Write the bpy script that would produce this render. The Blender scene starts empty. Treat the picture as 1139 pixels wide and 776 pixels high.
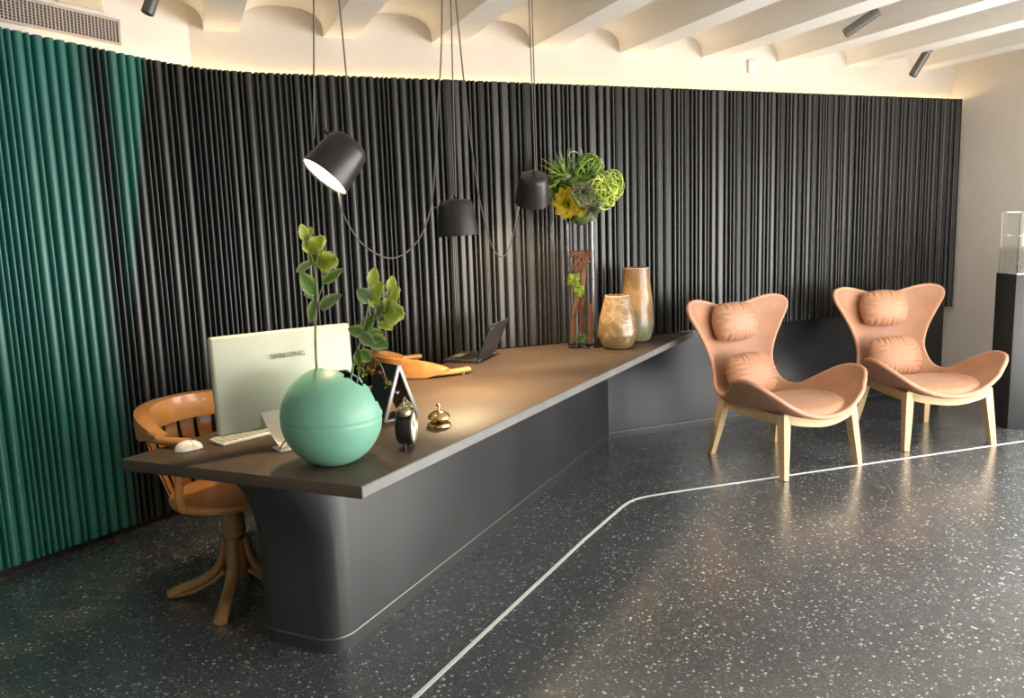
import bpy, bmesh, math, random
from mathutils import Vector, Matrix, Euler
rnd = random.Random(7)
PI = math.pi
scn = bpy.context.scene
COL = scn.collection
R = math.radians

# ------------------------------------------------------------------ materials
def new_mat(name):
    m = bpy.data.materials.new(name); m.use_nodes = True
    nt = m.node_tree
    return m, nt, nt.nodes['Principled BSDF']

def rgba(c): return (c[0], c[1], c[2], 1)

def mat(name, col, rough=.5, metal=0, coat=0, noise=0, nscale=8, bump=0, bscale=60, col2=None, spec=.5, sheen=0, stretch=None):
    m, nt, b = new_mat(name)
    b.inputs['Roughness'].default_value = rough
    b.inputs['Metallic'].default_value = metal
    b.inputs['Specular IOR Level'].default_value = spec
    b.inputs['Coat Weight'].default_value = coat
    b.inputs['Sheen Weight'].default_value = sheen
    b.inputs['Base Color'].default_value = rgba(col)
    tc = nt.nodes.new('ShaderNodeTexCoord'); mp = nt.nodes.new('ShaderNodeMapping')
    nt.links.new(tc.outputs['Object'], mp.inputs['Vector'])
    if stretch: mp.inputs['Scale'].default_value = stretch
    if noise or col2:
        c2 = col2 or tuple(max(0, x*(1-noise)) for x in col)
        n = nt.nodes.new('ShaderNodeTexNoise'); n.inputs['Scale'].default_value = nscale; n.inputs['Detail'].default_value = 5
        r = nt.nodes.new('ShaderNodeValToRGB')
        r.color_ramp.elements[0].position = .35; r.color_ramp.elements[1].position = .65
        r.color_ramp.elements[0].color = rgba(c2); r.color_ramp.elements[1].color = rgba(col)
        nt.links.new(mp.outputs[0], n.inputs['Vector']); nt.links.new(n.outputs['Fac'], r.inputs['Fac'])
        nt.links.new(r.outputs['Color'], b.inputs['Base Color'])
    if bump:
        n = nt.nodes.new('ShaderNodeTexNoise'); n.inputs['Scale'].default_value = bscale; n.inputs['Detail'].default_value = 4
        bp = nt.nodes.new('ShaderNodeBump'); bp.inputs['Strength'].default_value = bump; bp.inputs['Distance'].default_value = .01
        nt.links.new(mp.outputs[0], n.inputs['Vector']); nt.links.new(n.outputs['Fac'], bp.inputs['Height'])
        nt.links.new(bp.outputs[0], b.inputs['Normal'])
    return m

def wood_mat(name, c1, c2, rough=.4, axis=(1, 1, 12), scale=3, coat=.15):
    m, nt, b = new_mat(name)
    tc = nt.nodes.new('ShaderNodeTexCoord'); mp = nt.nodes.new('ShaderNodeMapping')
    mp.inputs['Scale'].default_value = axis
    n = nt.nodes.new('ShaderNodeTexNoise'); n.inputs['Scale'].default_value = scale; n.inputs['Detail'].default_value = 6; n.inputs['Distortion'].default_value = .6
    r = nt.nodes.new('ShaderNodeValToRGB')
    r.color_ramp.elements[0].position = .3; r.color_ramp.elements[1].position = .7
    r.color_ramp.elements[0].color = rgba(c2); r.color_ramp.elements[1].color = rgba(c1)
    nt.links.new(tc.outputs['Object'], mp.inputs[0]); nt.links.new(mp.outputs[0], n.inputs['Vector'])
    nt.links.new(n.outputs['Fac'], r.inputs['Fac']); nt.links.new(r.outputs['Color'], b.inputs['Base Color'])
    b.inputs['Roughness'].default_value = rough; b.inputs['Coat Weight'].default_value = coat
    return m

def emit_mat(name, col, strength):
    m, nt, b = new_mat(name)
    b.inputs['Base Color'].default_value = rgba(col)
    b.inputs['Emission Color'].default_value = rgba(col)
    b.inputs['Emission Strength'].default_value = strength
    return m

def glass_mat(name, col=(1, 1, 1), rough=0.0):
    m, nt, b = new_mat(name)
    b.inputs['Base Color'].default_value = rgba(col)
    b.inputs['Transmission Weight'].default_value = 1
    b.inputs['Roughness'].default_value = rough
    b.inputs['IOR'].default_value = 1.45
    return m

def ramp(nt, fac, stops):
    r = nt.nodes.new('ShaderNodeValToRGB')
    e = r.color_ramp.elements
    while len(e) < len(stops): e.new(.5)
    for el, (p, c) in zip(e, stops): el.position = p; el.color = rgba(c)
    nt.links.new(fac, r.inputs['Fac'])
    return r.outputs['Color']

def terrazzo():
    m, nt, b = new_mat('terrazzo')
    L = nt.links.new
    tc = nt.nodes.new('ShaderNodeTexCoord')
    def chips(scale, keep, size):
        v = nt.nodes.new('ShaderNodeTexVoronoi'); v.inputs['Scale'].default_value = scale
        L(tc.outputs['Object'], v.inputs['Vector'])
        sep = nt.nodes.new('ShaderNodeSeparateColor'); L(v.outputs['Color'], sep.inputs[0])
        a = nt.nodes.new('ShaderNodeMath'); a.operation = 'GREATER_THAN'; a.inputs[1].default_value = keep
        L(sep.outputs[0], a.inputs[0])
        d = nt.nodes.new('ShaderNodeMath'); d.operation = 'MULTIPLY'; d.inputs[1].default_value = size
        L(sep.outputs[1], d.inputs[0])
        c = nt.nodes.new('ShaderNodeMath'); c.operation = 'LESS_THAN'
        L(v.outputs['Distance'], c.inputs[0]); L(d.outputs[0], c.inputs[1])
        x = nt.nodes.new('ShaderNodeMath'); x.operation = 'MULTIPLY'
        L(a.outputs[0], x.inputs[0]); L(c.outputs[0], x.inputs[1])
        br = nt.nodes.new('ShaderNodeMath'); br.operation = 'MULTIPLY'
        L(x.outputs[0], br.inputs[0]); L(sep.outputs[2], br.inputs[1])
        return br.outputs[0]
    c1 = chips(84, .64, .62); c2 = chips(170, .34, .66)
    n = nt.nodes.new('ShaderNodeTexNoise'); n.inputs['Scale'].default_value = 1.4; n.inputs['Detail'].default_value = 3
    L(tc.outputs['Object'], n.inputs['Vector'])
    base = ramp(nt, n.outputs['Fac'], [(.3, FLOOR_A), (.7, FLOOR_B)])
    m1 = nt.nodes.new('ShaderNodeMix'); m1.data_type = 'RGBA'
    L(c2, m1.inputs[0]); L(base, m1.inputs[6]); m1.inputs[7].default_value = (.20, .21, .22, 1)
    m2 = nt.nodes.new('ShaderNodeMix'); m2.data_type = 'RGBA'
    L(c1, m2.inputs[0]); L(m1.outputs[2], m2.inputs[6]); m2.inputs[7].default_value = (.52, .53, .52, 1)
    L(m2.outputs[2], b.inputs['Base Color'])
    n2 = nt.nodes.new('ShaderNodeTexNoise'); n2.inputs['Scale'].default_value = 9; n2.inputs['Detail'].default_value = 4
    L(tc.outputs['Object'], n2.inputs['Vector'])
    mr = nt.nodes.new('ShaderNodeMapRange'); mr.inputs[3].default_value = .20; mr.inputs[4].default_value = .32
    L(n2.outputs['Fac'], mr.inputs[0]); L(mr.outputs[0], b.inputs['Roughness'])
    b.inputs['Specular IOR Level'].default_value = .5
    b.inputs['Coat Weight'].default_value = .85; b.inputs['Coat IOR'].default_value = 1.85; b.inputs['Coat Roughness'].default_value = .24
    return m
FLOOR_A = (.055, .062, .068); FLOOR_B = (.084, .093, .101)

def slat_mat():
    # lacquered ribs; base colour by position: green at the window end, black elsewhere, a green band narrowing downwards
    m, nt, b = new_mat('ribbed_lacquer')
    L = nt.links.new
    at = nt.nodes.new('ShaderNodeAttribute'); at.attribute_name = 'path'
    tc = nt.nodes.new('ShaderNodeTexCoord'); sp = nt.nodes.new('ShaderNodeSeparateXYZ'); L(tc.outputs['Object'], sp.inputs[0])
    s = at.outputs['Fac']; z = sp.outputs['Z']
    def math_(op, a, c):
        n = nt.nodes.new('ShaderNodeMath'); n.operation = op
        for i, v in enumerate((a, c)):
            if isinstance(v, (int, float)): n.inputs[i].default_value = v
            else: L(v, n.inputs[i])
        return n.outputs[0]
    g1 = nt.nodes.new('ShaderNodeMapRange'); g1.inputs[1].default_value = -.60; g1.inputs[2].default_value = -.76
    g1.inputs[3].default_value = 0; g1.inputs[4].default_value = 1; L(s, g1.inputs[0])
    right = math_('ADD', -.73, math_('MULTIPLY', z, .165))
    def soft(a, lo, hi):
        n = nt.nodes.new('ShaderNodeMapRange'); n.inputs[1].default_value = lo; n.inputs[2].default_value = hi; L(a, n.inputs[0]); return n.outputs[0]
    g2 = math_('MULTIPLY', soft(s, -.60, -.50), soft(math_('SUBTRACT', right, s), 0, .05))
    g = math_('MAXIMUM', g1.outputs[0], g2)
    mx = nt.nodes.new('ShaderNodeMix'); mx.data_type = 'RGBA'
    L(g, mx.inputs[0]); mx.inputs[6].default_value = (.0165, .0165, .0156, 1); mx.inputs[7].default_value = (.022, .15, .125, 1)
    L(mx.outputs[2], b.inputs['Base Color'])
    b.inputs['Roughness'].default_value = .36; b.inputs['Specular IOR Level'].default_value = .6
    return m

M = {}
M['plaster'] = mat('plaster', (.76, .705, .635), .85, noise=.05, nscale=3, bump=.05, bscale=30)
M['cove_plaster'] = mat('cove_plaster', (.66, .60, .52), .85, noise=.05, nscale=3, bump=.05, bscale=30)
M['ceiling'] = mat('ceiling_plaster', (.82, .79, .74), .85, noise=.05, nscale=2, bump=.06, bscale=25)
M['floor'] = terrazzo()
M['slat'] = slat_mat()
M['brass_inlay'] = mat('inlay', (.82, .83, .80), .4)
M['black_panel'] = mat('black_panel', (.018, .019, .020), .33, noise=.15, nscale=2)
M['desk_top'] = mat('desk_top', (.098, .068, .047), .5, noise=.25, nscale=3, bump=.02, bscale=90)
M['desk_edge_lit'] = mat('desk_edge_lit', (.20, .205, .20), .4, noise=.2, nscale=6)  # paler tone that paints window light onto the desk's front edge
M['desk_base'] = mat('desk_base', (.036, .038, .040), .34, spec=.8, noise=.35, nscale=2.2, bump=.02, bscale=12)
M['kick'] = mat('kick_metal', (.14, .14, .135), .4, .6)
M['leather'] = mat('tan_leather', (.42, .20, .105), .55, noise=.16, nscale=7, bump=.10, bscale=140, sheen=.15)
M['leather_pad'] = mat('tan_leather_soft', (.47, .228, .122), .5, noise=.14, nscale=6, bump=.12, bscale=110, sheen=.15)
M['leather_edge'] = mat('leather_piping', (.58, .30, .185), .5, noise=.1)
M['ash'] = wood_mat('ash_wood', (.62, .45, .25), (.52, .35, .17), .42)
M['chair_wood'] = wood_mat('bentwood', (.55, .265, .085), (.40, .17, .05), .32, (3, 3, 3), 4, .3)
M['chair_leg_wood'] = wood_mat('worn_leg_wood', (.42, .24, .095), (.30, .16, .06), .42, (6, 6, 2), 3, .2)
M['dark_metal'] = mat('dark_metal', (.02, .02, .02), .4, .5)
M['lamp_black'] = mat('lamp_black', (.020, .019, .018), .36)
M['cord'] = mat('cord', (.10, .095, .09), .5)
M['lamp_glow'] = emit_mat('lamp_glow', (1, .80, .52), 30)
M['led'] = emit_mat('led_strip', (1, .72, .40), 24)
M['white_plastic'] = mat('white_plastic', (.50, .52, .41), .35, noise=.03)
M['white_gloss'] = mat('white_gloss', (.85, .84, .78), .25, noise=.02)
M['grey_mark'] = mat('grey_mark', (.16, .165, .14), .4, noise=.02)
M['black_plastic'] = mat('black_plastic', (.012, .012, .012), .4, noise=.1)
M['mint'] = mat('mint_glaze', (.20, .47, .34), .42, noise=.06, nscale=4)
M['black_inner'] = mat('black_inner', (.008, .008, .008), .6, noise=.2)
M['stem'] = mat('stem_green', (.20, .22, .09), .6, noise=.3, nscale=30)
M['brass'] = mat('brass', (.75, .55, .22), .22, 1, noise=.1)
M['aged_brass'] = mat('aged_brass', (.40, .36, .22), .35, .9, noise=.3, nscale=20)
M['laptop'] = mat('laptop_black', (.035, .036, .034), .42, noise=.1)
M['silver'] = mat('silver', (.6, .6, .6), .3, .8, noise=.05)
M['stand_grey'] = mat('stand_grey', (.34, .32, .31), .4, .3, noise=.1)
M['glass'] = glass_mat('clear_glass')
M['case_glass'] = glass_mat('case_glass', (.97, .985, .97))
M['bark'] = mat('bark', (.34, .13, .06), .85, col2=(.14, .06, .035), nscale=14, bump=.5, bscale=40)
M['moss'] = mat('moss', (.36, .48, .04), .9, col2=(.14, .24, .02), nscale=25, bump=.4)
M['dark_moss'] = mat('dark_moss', (.13, .22, .04), .9, col2=(.06, .10, .02), nscale=25, bump=.4)
M['spot'] = mat('spot_bronze', (.10, .092, .08), .4, .4)
M['vent'] = mat('vent_paint', (.48, .40, .35), .6, noise=.05)
M['vent_dark'] = mat('vent_dark', (.05, .04, .038), .8, noise=.1)
M['plinth'] = mat('plinth_black', (.03, .033, .034), .42, noise=.1)
M['frost'] = mat('frosted_white', (.85, .86, .84), .6, col2=(.55, .56, .54), nscale=40, bump=.3)
M['case_floor'] = mat('case_floor', (.75, .75, .72), .5, noise=.05)

def leaf_mat(name, c_mid, c_edge, rough=.45):
    m, nt, b = new_mat(name)
    L = nt.links.new
    at = nt.nodes.new('ShaderNodeAttribute'); at.attribute_name = 'edge'
    n = nt.nodes.new('ShaderNodeTexNoise'); n.inputs['Scale'].default_value = 60
    tc = nt.nodes.new('ShaderNodeTexCoord'); L(tc.outputs['Object'], n.inputs['Vector'])
    a = nt.nodes.new('ShaderNodeMath'); a.operation = 'MULTIPLY_ADD'; a.inputs[1].default_value = .5; a.inputs[2].default_value = -.25
    L(n.outputs['Fac'], a.inputs[0])
    s = nt.nodes.new('ShaderNodeMath'); s.operation = 'ADD'; L(a.outputs[0], s.inputs[0]); L(at.outputs['Fac'], s.inputs[1])
    L(ramp(nt, s.outputs[0], [(.35, c_mid), (.75, c_edge)]), b.inputs['Base Color'])
    b.inputs['Roughness'].default_value = rough
    b.inputs['Subsurface Weight'].default_value = .15
    b.inputs['Subsurface Radius'].default_value = (.01, .02, .004)
    return m
M['leaf_bright'] = leaf_mat('leaf_bright', (.40, .50, .06), (.66, .70, .24))
M['leaf_green'] = leaf_mat('leaf_green', (.10, .22, .04), (.38, .46, .16))
M['leaf_grey'] = leaf_mat('leaf_grey', (.17, .26, .11), (.42, .50, .30))
M['bloom'] = leaf_mat('bloom', (.50, .22, .14), (.62, .40, .28))
M['air_green'] = leaf_mat('air_green', (.16, .30, .04), (.34, .46, .10))
M['curl_green'] = leaf_mat('curl_green', (.40, .52, .06), (.62, .70, .20))
M['yellow_leaf'] = leaf_mat('yellow_leaf', (.58, .52, .03), (.75, .60, .06))
M['sage'] = leaf_mat('sage', (.22, .26, .13), (.45, .50, .30))
M['white_twig'] = mat('white_twig', (.62, .62, .54), .7, noise=.2, nscale=30)

def glaze(name, stops, scale, bands):
    m, nt, b = new_mat(name)
    L = nt.links.new
    tc = nt.nodes.new('ShaderNodeTexCoord'); sp = nt.nodes.new('ShaderNodeSeparateXYZ'); L(tc.outputs['Object'], sp.inputs[0])
    n = nt.nodes.new('ShaderNodeTexNoise'); n.inputs['Scale'].default_value = scale; n.inputs['Detail'].default_value = 7; n.inputs['Distortion'].default_value = 1.8
    L(tc.outputs['Object'], n.inputs['Vector'])
    a = nt.nodes.new('ShaderNodeMath'); a.operation = 'MULTIPLY_ADD'; a.inputs[1].default_value = bands; L(sp.outputs['Z'], a.inputs[0])
    L(n.outputs['Fac'], a.inputs[2])
    s = nt.nodes.new('ShaderNodeMath'); s.operation = 'SUBTRACT'; s.inputs[1].default_value = .25; L(a.outputs[0], s.inputs[0])
    L(ramp(nt, s.outputs[0], stops), b.inputs['Base Color'])
    b.inputs['Roughness'].default_value = .3; b.inputs['Coat Weight'].default_value = .3
    return m
M['glaze_small'] = glaze('glaze_small', [(.05, (.15, .115, .055)), (.3, (.17, .115, .055)), (.44, (.36, .25, .135)), (.52, (.22, .095, .04)), (.60, (.38, .27, .15)), (.72, (.19, .12, .055)), (.9, (.31, .18, .085))], 9, .7)
M['glaze_tall'] = glaze('glaze_tall', [(.05, (.17, .11, .055)), (.16, (.15, .15, .085)), (.40, (.21, .215, .135)), (.50, (.30, .18, .08)), (.66, (.36, .23, .10)), (.8, (.24, .13, .05)), (.95, (.32, .19, .085))], 8, 1.25)

# ------------------------------------------------------------------ object helpers
def link_mesh(name, me, m=None, parent=None, loc=None, rot=None, smooth=True, angle=40):
    o = bpy.data.objects.new(name, me); COL.objects.link(o)
    if m is not None: me.materials.append(m)
    if parent is not None: o.parent = parent
    if loc is not None: o.location = loc
    if rot is not None: o.rotation_euler = rot
    if smooth:
        for p in me.polygons: p.use_smooth = True
        me.set_sharp_from_angle(angle=R(angle))
    return o

def obj(name, bm, m=None, parent=None, loc=None, rot=None, smooth=True, angle=40, fix=True):
    if fix: bmesh.ops.recalc_face_normals(bm, faces=bm.faces)
    me = bpy.data.meshes.new(name); bm.to_mesh(me); bm.free()
    return link_mesh(name, me, m, parent, loc, rot, smooth, angle)

def tag(o, label=None, cat=None, group=None, kind=None):
    if label: o['label'] = label
    if cat: o['category'] = cat
    if group: o['group'] = group
    if kind: o['kind'] = kind
    return o

def thing(name, label, cat, loc=(0, 0, 0), rotz=0, group=None):
    o = bpy.data.objects.new(name, None); COL.objects.link(o)
    o.empty_display_size = .1
    o.location = loc; o.rotation_euler = (0, 0, rotz)
    return tag(o, label, cat, group)

def struct(o): return tag(o, kind='structure')

def copy_tree(o, parent=None):
    c = o.copy(); COL.objects.link(c); c.parent = parent
    for ch in list(o.children): copy_tree(ch, c)
    return c

def nb(): return bmesh.new()

def add_box(bm, c, d, rot=None, bevel=0, seg=2):
    t = bmesh.new(); bmesh.ops.create_cube(t, size=1)
    for v in t.verts: v.co = Vector((v.co.x*d[0], v.co.y*d[1], v.co.z*d[2]))
    if bevel: bmesh.ops.bevel(t, geom=list(t.edges), offset=bevel, segments=seg, affect='EDGES', profile=.5)
    mt = (rot.to_matrix().to_4x4() if isinstance(rot, Euler) else (rot.to_4x4() if rot is not None else Matrix()))
    for v in t.verts: v.co = mt @ v.co + Vector(c)
    merge(bm, t)

def merge(bm, t):
    me = bpy.data.meshes.new('tmp'); t.to_mesh(me); t.free(); bm.from_mesh(me); bpy.data.meshes.remove(me)

def add_lathe(bm, prof, n=32, mt=None, cap0=True, cap1=True):
    rings = []
    for r, z in prof:
        ring = []
        for i in range(n):
            a = 2*PI*i/n; p = Vector((r*math.cos(a), r*math.sin(a), z))
            ring.append(bm.verts.new(mt @ p if mt else p))
        rings.append(ring)
    for a, b in zip(rings, rings[1:]):
        for i in range(n): bm.faces.new((a[i], a[(i+1) % n], b[(i+1) % n], b[i]))
    if cap0: bm.faces.new(rings[0][::-1])
    if cap1: bm.faces.new(rings[-1])

def catmull(pts, k=6, closed=False):
    P = [Vector(p) for p in pts]; out = []
    n = len(P)
    for i in range(n if closed else n-1):
        p0 = P[(i-1) % n] if closed or i > 0 else P[0]
        p1 = P[i]; p2 = P[(i+1) % n]
        p3 = P[(i+2) % n] if closed or i+2 < n else P[-1]
        for j in range(k):
            t = j/k
            out.append(.5*((2*p1)+(-p0+p2)*t+(2*p0-5*p1+4*p2-p3)*t*t+(-p0+3*p1-3*p2+p3)*t**3))
    if not closed: out.append(P[-1].copy())
    return out

def add_tube(bm, pts, r, n=8, closed=False, sx=1, sy=1, up=None, square=False):
    P = [Vector(p) for p in pts]; m = len(P)
    rs = r if isinstance(r, (list, tuple)) else [r]*m
    rings = []; prev = None
    for i in range(m):
        if closed: t = P[(i+1) % m]-P[(i-1) % m]
        else: t = P[min(i+1, m-1)]-P[max(i-1, 0)]
        t.normalize()
        if up is not None:
            x = t.cross(Vector(up)); 
            if x.length < 1e-4: x = t.orthogonal()
        elif prev is None: x = t.orthogonal()
        else: x = prev-t*prev.dot(t)
        x.normalize(); prev = x; y = t.cross(x)
        ring = []
        for j in range(n):
            a = 2*PI*(j+.5)/n
            ca, sa = math.cos(a), math.sin(a)
            if square:
                q = 1/max(abs(ca), abs(sa)); ca *= q; sa *= q
            ring.append(bm.verts.new(P[i]+x*ca*rs[i]*sx+y*sa*rs[i]*sy))
        rings.append(ring)
    for i in range(m if closed else m-1):
        a, b = rings[i], rings[(i+1) % m]
        for j in range(n): bm.faces.new((a[j], a[(j+1) % n], b[(j+1) % n], b[j]))
    if not closed: bm.faces.new(rings[0][::-1]); bm.faces.new(rings[-1])

def prism(bm, outline, z0, z1, bevel=0):
    t = bmesh.new()
    lo = [t.verts.new((x, y, z0)) for x, y in outline]; hi = [t.verts.new((x, y, z1)) for x, y in outline]
    n = len(lo)
    t.faces.new(lo[::-1]); t.faces.new(hi)
    for i in range(n): t.faces.new((lo[i], lo[(i+1) % n], hi[(i+1) % n], hi[i]))
    if bevel: bmesh.ops.bevel(t, geom=list(t.edges), offset=bevel, segments=2, affect='EDGES', profile=.5)
    merge(bm, t)

def grid_mesh(bm, rows):
    V = [[bm.verts.new(p) for p in r] for r in rows]
    for a, b in zip(V, V[1:]):
        for i in range(len(a)-1): bm.faces.new((a[i], a[i+1], b[i+1], b[i]))
    return V

def text_mesh(name, body, size, depth, m, parent, loc, rot, sx=1):
    cu = bpy.data.curves.new('lettering', 'FONT'); cu.body = body; cu.size = size; cu.extrude = depth; cu.offset = size*.018
    cu.align_x = 'CENTER'; cu.align_y = 'CENTER'
    t = bpy.data.objects.new('lettering', cu); COL.objects.link(t)
    dg = bpy.context.evaluated_depsgraph_get(); me = bpy.data.meshes.new_from_object(t.evaluated_get(dg))
    bpy.data.objects.remove(t)
    o = link_mesh(name, me, None, parent, loc, rot, smooth=False)
    me.materials.clear(); me.materials.append(m); o.scale = (sx, 1, 1)
    return o

# ------------------------------------------------------------------ camera
cam_d = bpy.data.cameras.new('camera'); cam = bpy.data.objects.new('camera', cam_d); COL.objects.link(cam)
yaw, pitch, roll = R(21.8), R(-8.6), R(-1.9)
fwd = Vector((math.sin(yaw)*math.cos(pitch), math.cos(yaw)*math.cos(pitch), math.sin(pitch)))
rt = Vector((math.cos(yaw), -math.sin(yaw), 0)); upv = rt.cross(fwd)
r2 = rt*math.cos(roll)+upv*math.sin(roll); u2 = -rt*math.sin(roll)+upv*math.cos(roll)
mw = Matrix((r2, u2, -fwd)).transposed().to_4x4(); mw.translation = (0, 0, 1.55)
cam.matrix_world = mw
cam_d.sensor_width = 36; cam_d.lens = 897/1139*36; cam_d.clip_start = .05
scn.camera = cam

# ------------------------------------------------------------------ room shell
XR = 6.10; YB = 5.10; YF = -3.0; XL = -3.6; ZT = 3.15
bm = nb(); add_box(bm, ((XL+XR)/2, (YB+YF)/2, -.05), (XR-XL+.6, YB-YF+.6, .1))
struct(obj('floor', bm, M['floor'], smooth=False))
bm = nb(); add_box(bm, ((XL+XR)/2, YB+.1, ZT/2), (XR-XL+.4, .2, ZT)); struct(obj('wall_back', bm, M['cove_plaster'], smooth=False))
# left wall: plane through (.135, 5.10) running towards the camera side
ld = Vector((.823, .568, 0)); ln = Vector((.568, -.823, 0))
P0 = Vector((.135, YB, 0)); P1 = P0-ld*4.53
bm = nb(); prism(bm, [(P0.x, P0.y), (P1.x, P1.y), (P1.x-ln.x*.2, P1.y-ln.y*.2), (P0.x-ln.x*.2, P0.y-ln.y*.2)], 0, ZT)
struct(obj('wall_left', bm, M['plaster'], smooth=False))
bm = nb(); add_box(bm, (XL-.1, (YF+P1.y)/2, ZT/2), (.2, P1.y-YF+.2, ZT)); struct(obj('wall_side', bm, mat('side_plaster', (.30, .29, .27), .8, noise=.1), smooth=False))
def wall_with_openings(name, axis, pos, a0, a1, ops, zt, m):
    bm = nb(); edges = [a0]+[e for o in ops for e in o[:2]]+[a1]
    def bx(s, e, z0, z1):
        if e-s < .01 or z1-z0 < .01: return
        c, d = (s+e)/2, e-s
        if axis == 'x': add_box(bm, (c, pos, (z0+z1)/2), (d, .2, z1-z0))
        else: add_box(bm, (pos, c, (z0+z1)/2), (.2, d, z1-z0))
    for i in range(0, len(edges), 2): bx(edges[i], edges[i+1], 0, zt)
    for s, e, z0, z1 in ops: bx(s, e, 0, z0); bx(s, e, z1, zt)
    return struct(obj(name, bm, m, smooth=False))
WR = [(-2.6, 3.2, .05, 2.1)]       # glazed opening in the right wall, out of the frame to the right
WF = [(3.0, 5.8, .05, 2.1)]       # shopfront opening behind the viewer
wall_with_openings('wall_right', 'y', XR+.1, YF, YB, WR, ZT, M['plaster'])
wall_with_openings('wall_front', 'x', YF-.1, XL, XR, WF, ZT, M['plaster'])

# vaulted ceiling: flat beams and shallow barrel vaults between, one extruded profile
BZ = 2.712; BW = .19; BP = .675; BX0 = .31; RISE = .15
prof = []
k = -7
while BX0+BP*k < XR+.3:
    x = BX0+BP*k
    prof.append((x-BW/2, BZ)); prof.append((x+BW/2, BZ))
    w = BP-BW
    for j in range(1, 16):
        t = j/16; a = PI*(1-t)
        cx = math.cos(a); sx = math.sin(a)
        prof.append((x+BW/2+w/2+w/2*math.copysign(abs(cx)**.8, cx), BZ+.012+RISE*abs(sx)**.75))
    k += 1
bm = nb()
rows = [[Vector((x, y, z)) for x, z in prof] for y in (YF-.15, YB+.02)]
V = grid_mesh(bm, rows)
top = [bm.verts.new((p.x, p.y, ZT+.05)) for r in rows for p in (r[0], r[-1])]
bm.faces.new((top[0], top[1], top[3], top[2]))
struct(obj('ceiling', bm, M['ceiling'], angle=30, fix=False))
bm = nb(); add_box(bm, ((XL+XR)/2, (YF+YB)/2, ZT+.08), (XR-XL+.8, YB-YF+.8, .1)); struct(obj('trim_5', bm, M['ceiling'], smooth=False))

# ribbed cladding: random half-round ribs along the left wall, round the bend and along the back wall
ZS = 2.47
I0 = Vector((.171, 4.992, 0)); d1 = ld; T = .40; ang = math.atan2(.568, .823); Rf = T/math.tan(ang/2)
arcL = Rf*ang
def path_at(s):           # s = 0 at the start of the bend; returns point, inward normal
    if s <= 0: return I0-d1*T+d1*s, ln
    if s < arcL:
        a = s/Rf; c = I0-d1*T+ln*Rf
        n = Matrix.Rotation(-a, 3, 'Z') @ ln
        return c-n*Rf, n
    return I0+Vector((1, 0, 0))*(T+s-arcL), Vector((0, -1, 0))
sA = -3.0; sB = (XR-.03)-(I0.x+T)+arcL
s_low = arcL+(1.86-(I0.x+T))     # east of here the ribs stop above the low black panel
widths = (.018, .022, .026, .026, .030, .036, .044)
samples = []              # (s, depth)
s = sA
while s < sB-.03:
    kind = rnd.random()
    w = rnd.uniform(.042, .066) if kind < .30 else (rnd.choice((.034, .040)) if kind < .5 else rnd.uniform(.018, .026))
    w = min(w, sB-s-.004)
    flat = s > arcL+.9
    if not flat: w = min(w, .046)
    d = .024; fl = kind < .17 and flat
    m_ = 22 if fl else 10
    for j in range(m_+1):
        u = -1+2*j/m_
        e = (1-abs(u)**((6 if w > .03 else 3.2) if flat else (2.6 if w > .03 else 2.2)))**.5 if abs(u) < 1 else 0
        samples.append((s+w*(u+1)/2, d*e-(.0035 if fl and j % 4 in (2,) and abs(u) < .85 else 0)))
    s += w; g = rnd.choice((.005, .008, .011, .013))
    samples.append((s+.001, -.016)); samples.append((s+g-.001, -.016)); s += g
def cladding(name, lo, hi, z0, z1):
    bm = nb(); lay = bm.verts.layers.float.new('path')
    sm = [q for q in samples if lo <= q[0] <= hi]
    F, Bk = [], []
    rowsF = [[], []]; rowsB = [[], []]
    for s, d in sm:
        p, n = path_at(s)
        for i, z in enumerate((z0, z1)):
            z_ = z+(.05*max(0, min(1.6, (T-s)/1.15)) if i else 0)
            v = bm.verts.new((p.x+n.x*d, p.y+n.y*d, z_)); v[lay] = s-T; rowsF[i].append(v)
            v = bm.verts.new((p.x-n.x*.03, p.y-n.y*.03, z_)); v[lay] = s-T; rowsB[i].append(v)
    for i in range(len(sm)-1):
        a, b = rowsF; c, e = rowsB
        bm.faces.new((a[i], a[i+1], b[i+1], b[i]))
        bm.faces.new((b[i], b[i+1], e[i+1], e[i]))
        bm.faces.new((c[i], c[i+1], a[i+1], a[i]))
        bm.faces.new((e[i], e[i+1], c[i+1], c[i]))
    for i in (0, len(sm)-1): bm.faces.new((rowsF[0][i], rowsF[1][i], rowsB[1][i], rowsB[0][i]))
    return struct(obj(name, bm, M['slat'], angle=50))
cladding('trim_1', sA, s_low, .045, ZS)
cladding('trim_2', s_low, sB, .754, ZS)
# recessed black baseboard under the left ribs and low black panel under the back ribs
bm = nb()
pts = [path_at(sA+(s_low-sA)*i/40) for i in range(41)]
front = [(p.x-n.x*.028, p.y-n.y*.028) for p, n in pts]; back = [(p.x-n.x*.07, p.y-n.y*.07) for p, n in pts]
prism(bm, front+back[::-1], 0, .05); struct(obj('baseboard_left', bm, M['black_panel'], smooth=False))
bm = nb(); add_box(bm, ((1.86+XR-.06)/2, 5.065, .385), (XR-.06-1.86, .06, .77)); struct(obj('baseboard_back', bm, M['black_panel'], smooth=False))
bm = nb(); add_box(bm, ((2.72+XR-.06)/2, 5.028, .052), (XR-.06-2.72, .014, .007));
struct(obj('trim_3', bm, M['kick'], smooth=False))
# warm LED strip in the cove behind the top of the ribs
bm = nb(); path = []
for i in range(90):
    p, n = path_at(-.44+(sB+.44)*i/89); path.append((p.x-n.x*.091, p.y-n.y*.091, ZS-.006))
add_tube(bm, path, .0065, 6)
tag(obj('led_strip', bm, M['led']), 'warm glowing light strip along the top edge of the ribbed wall', 'light strip')
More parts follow.
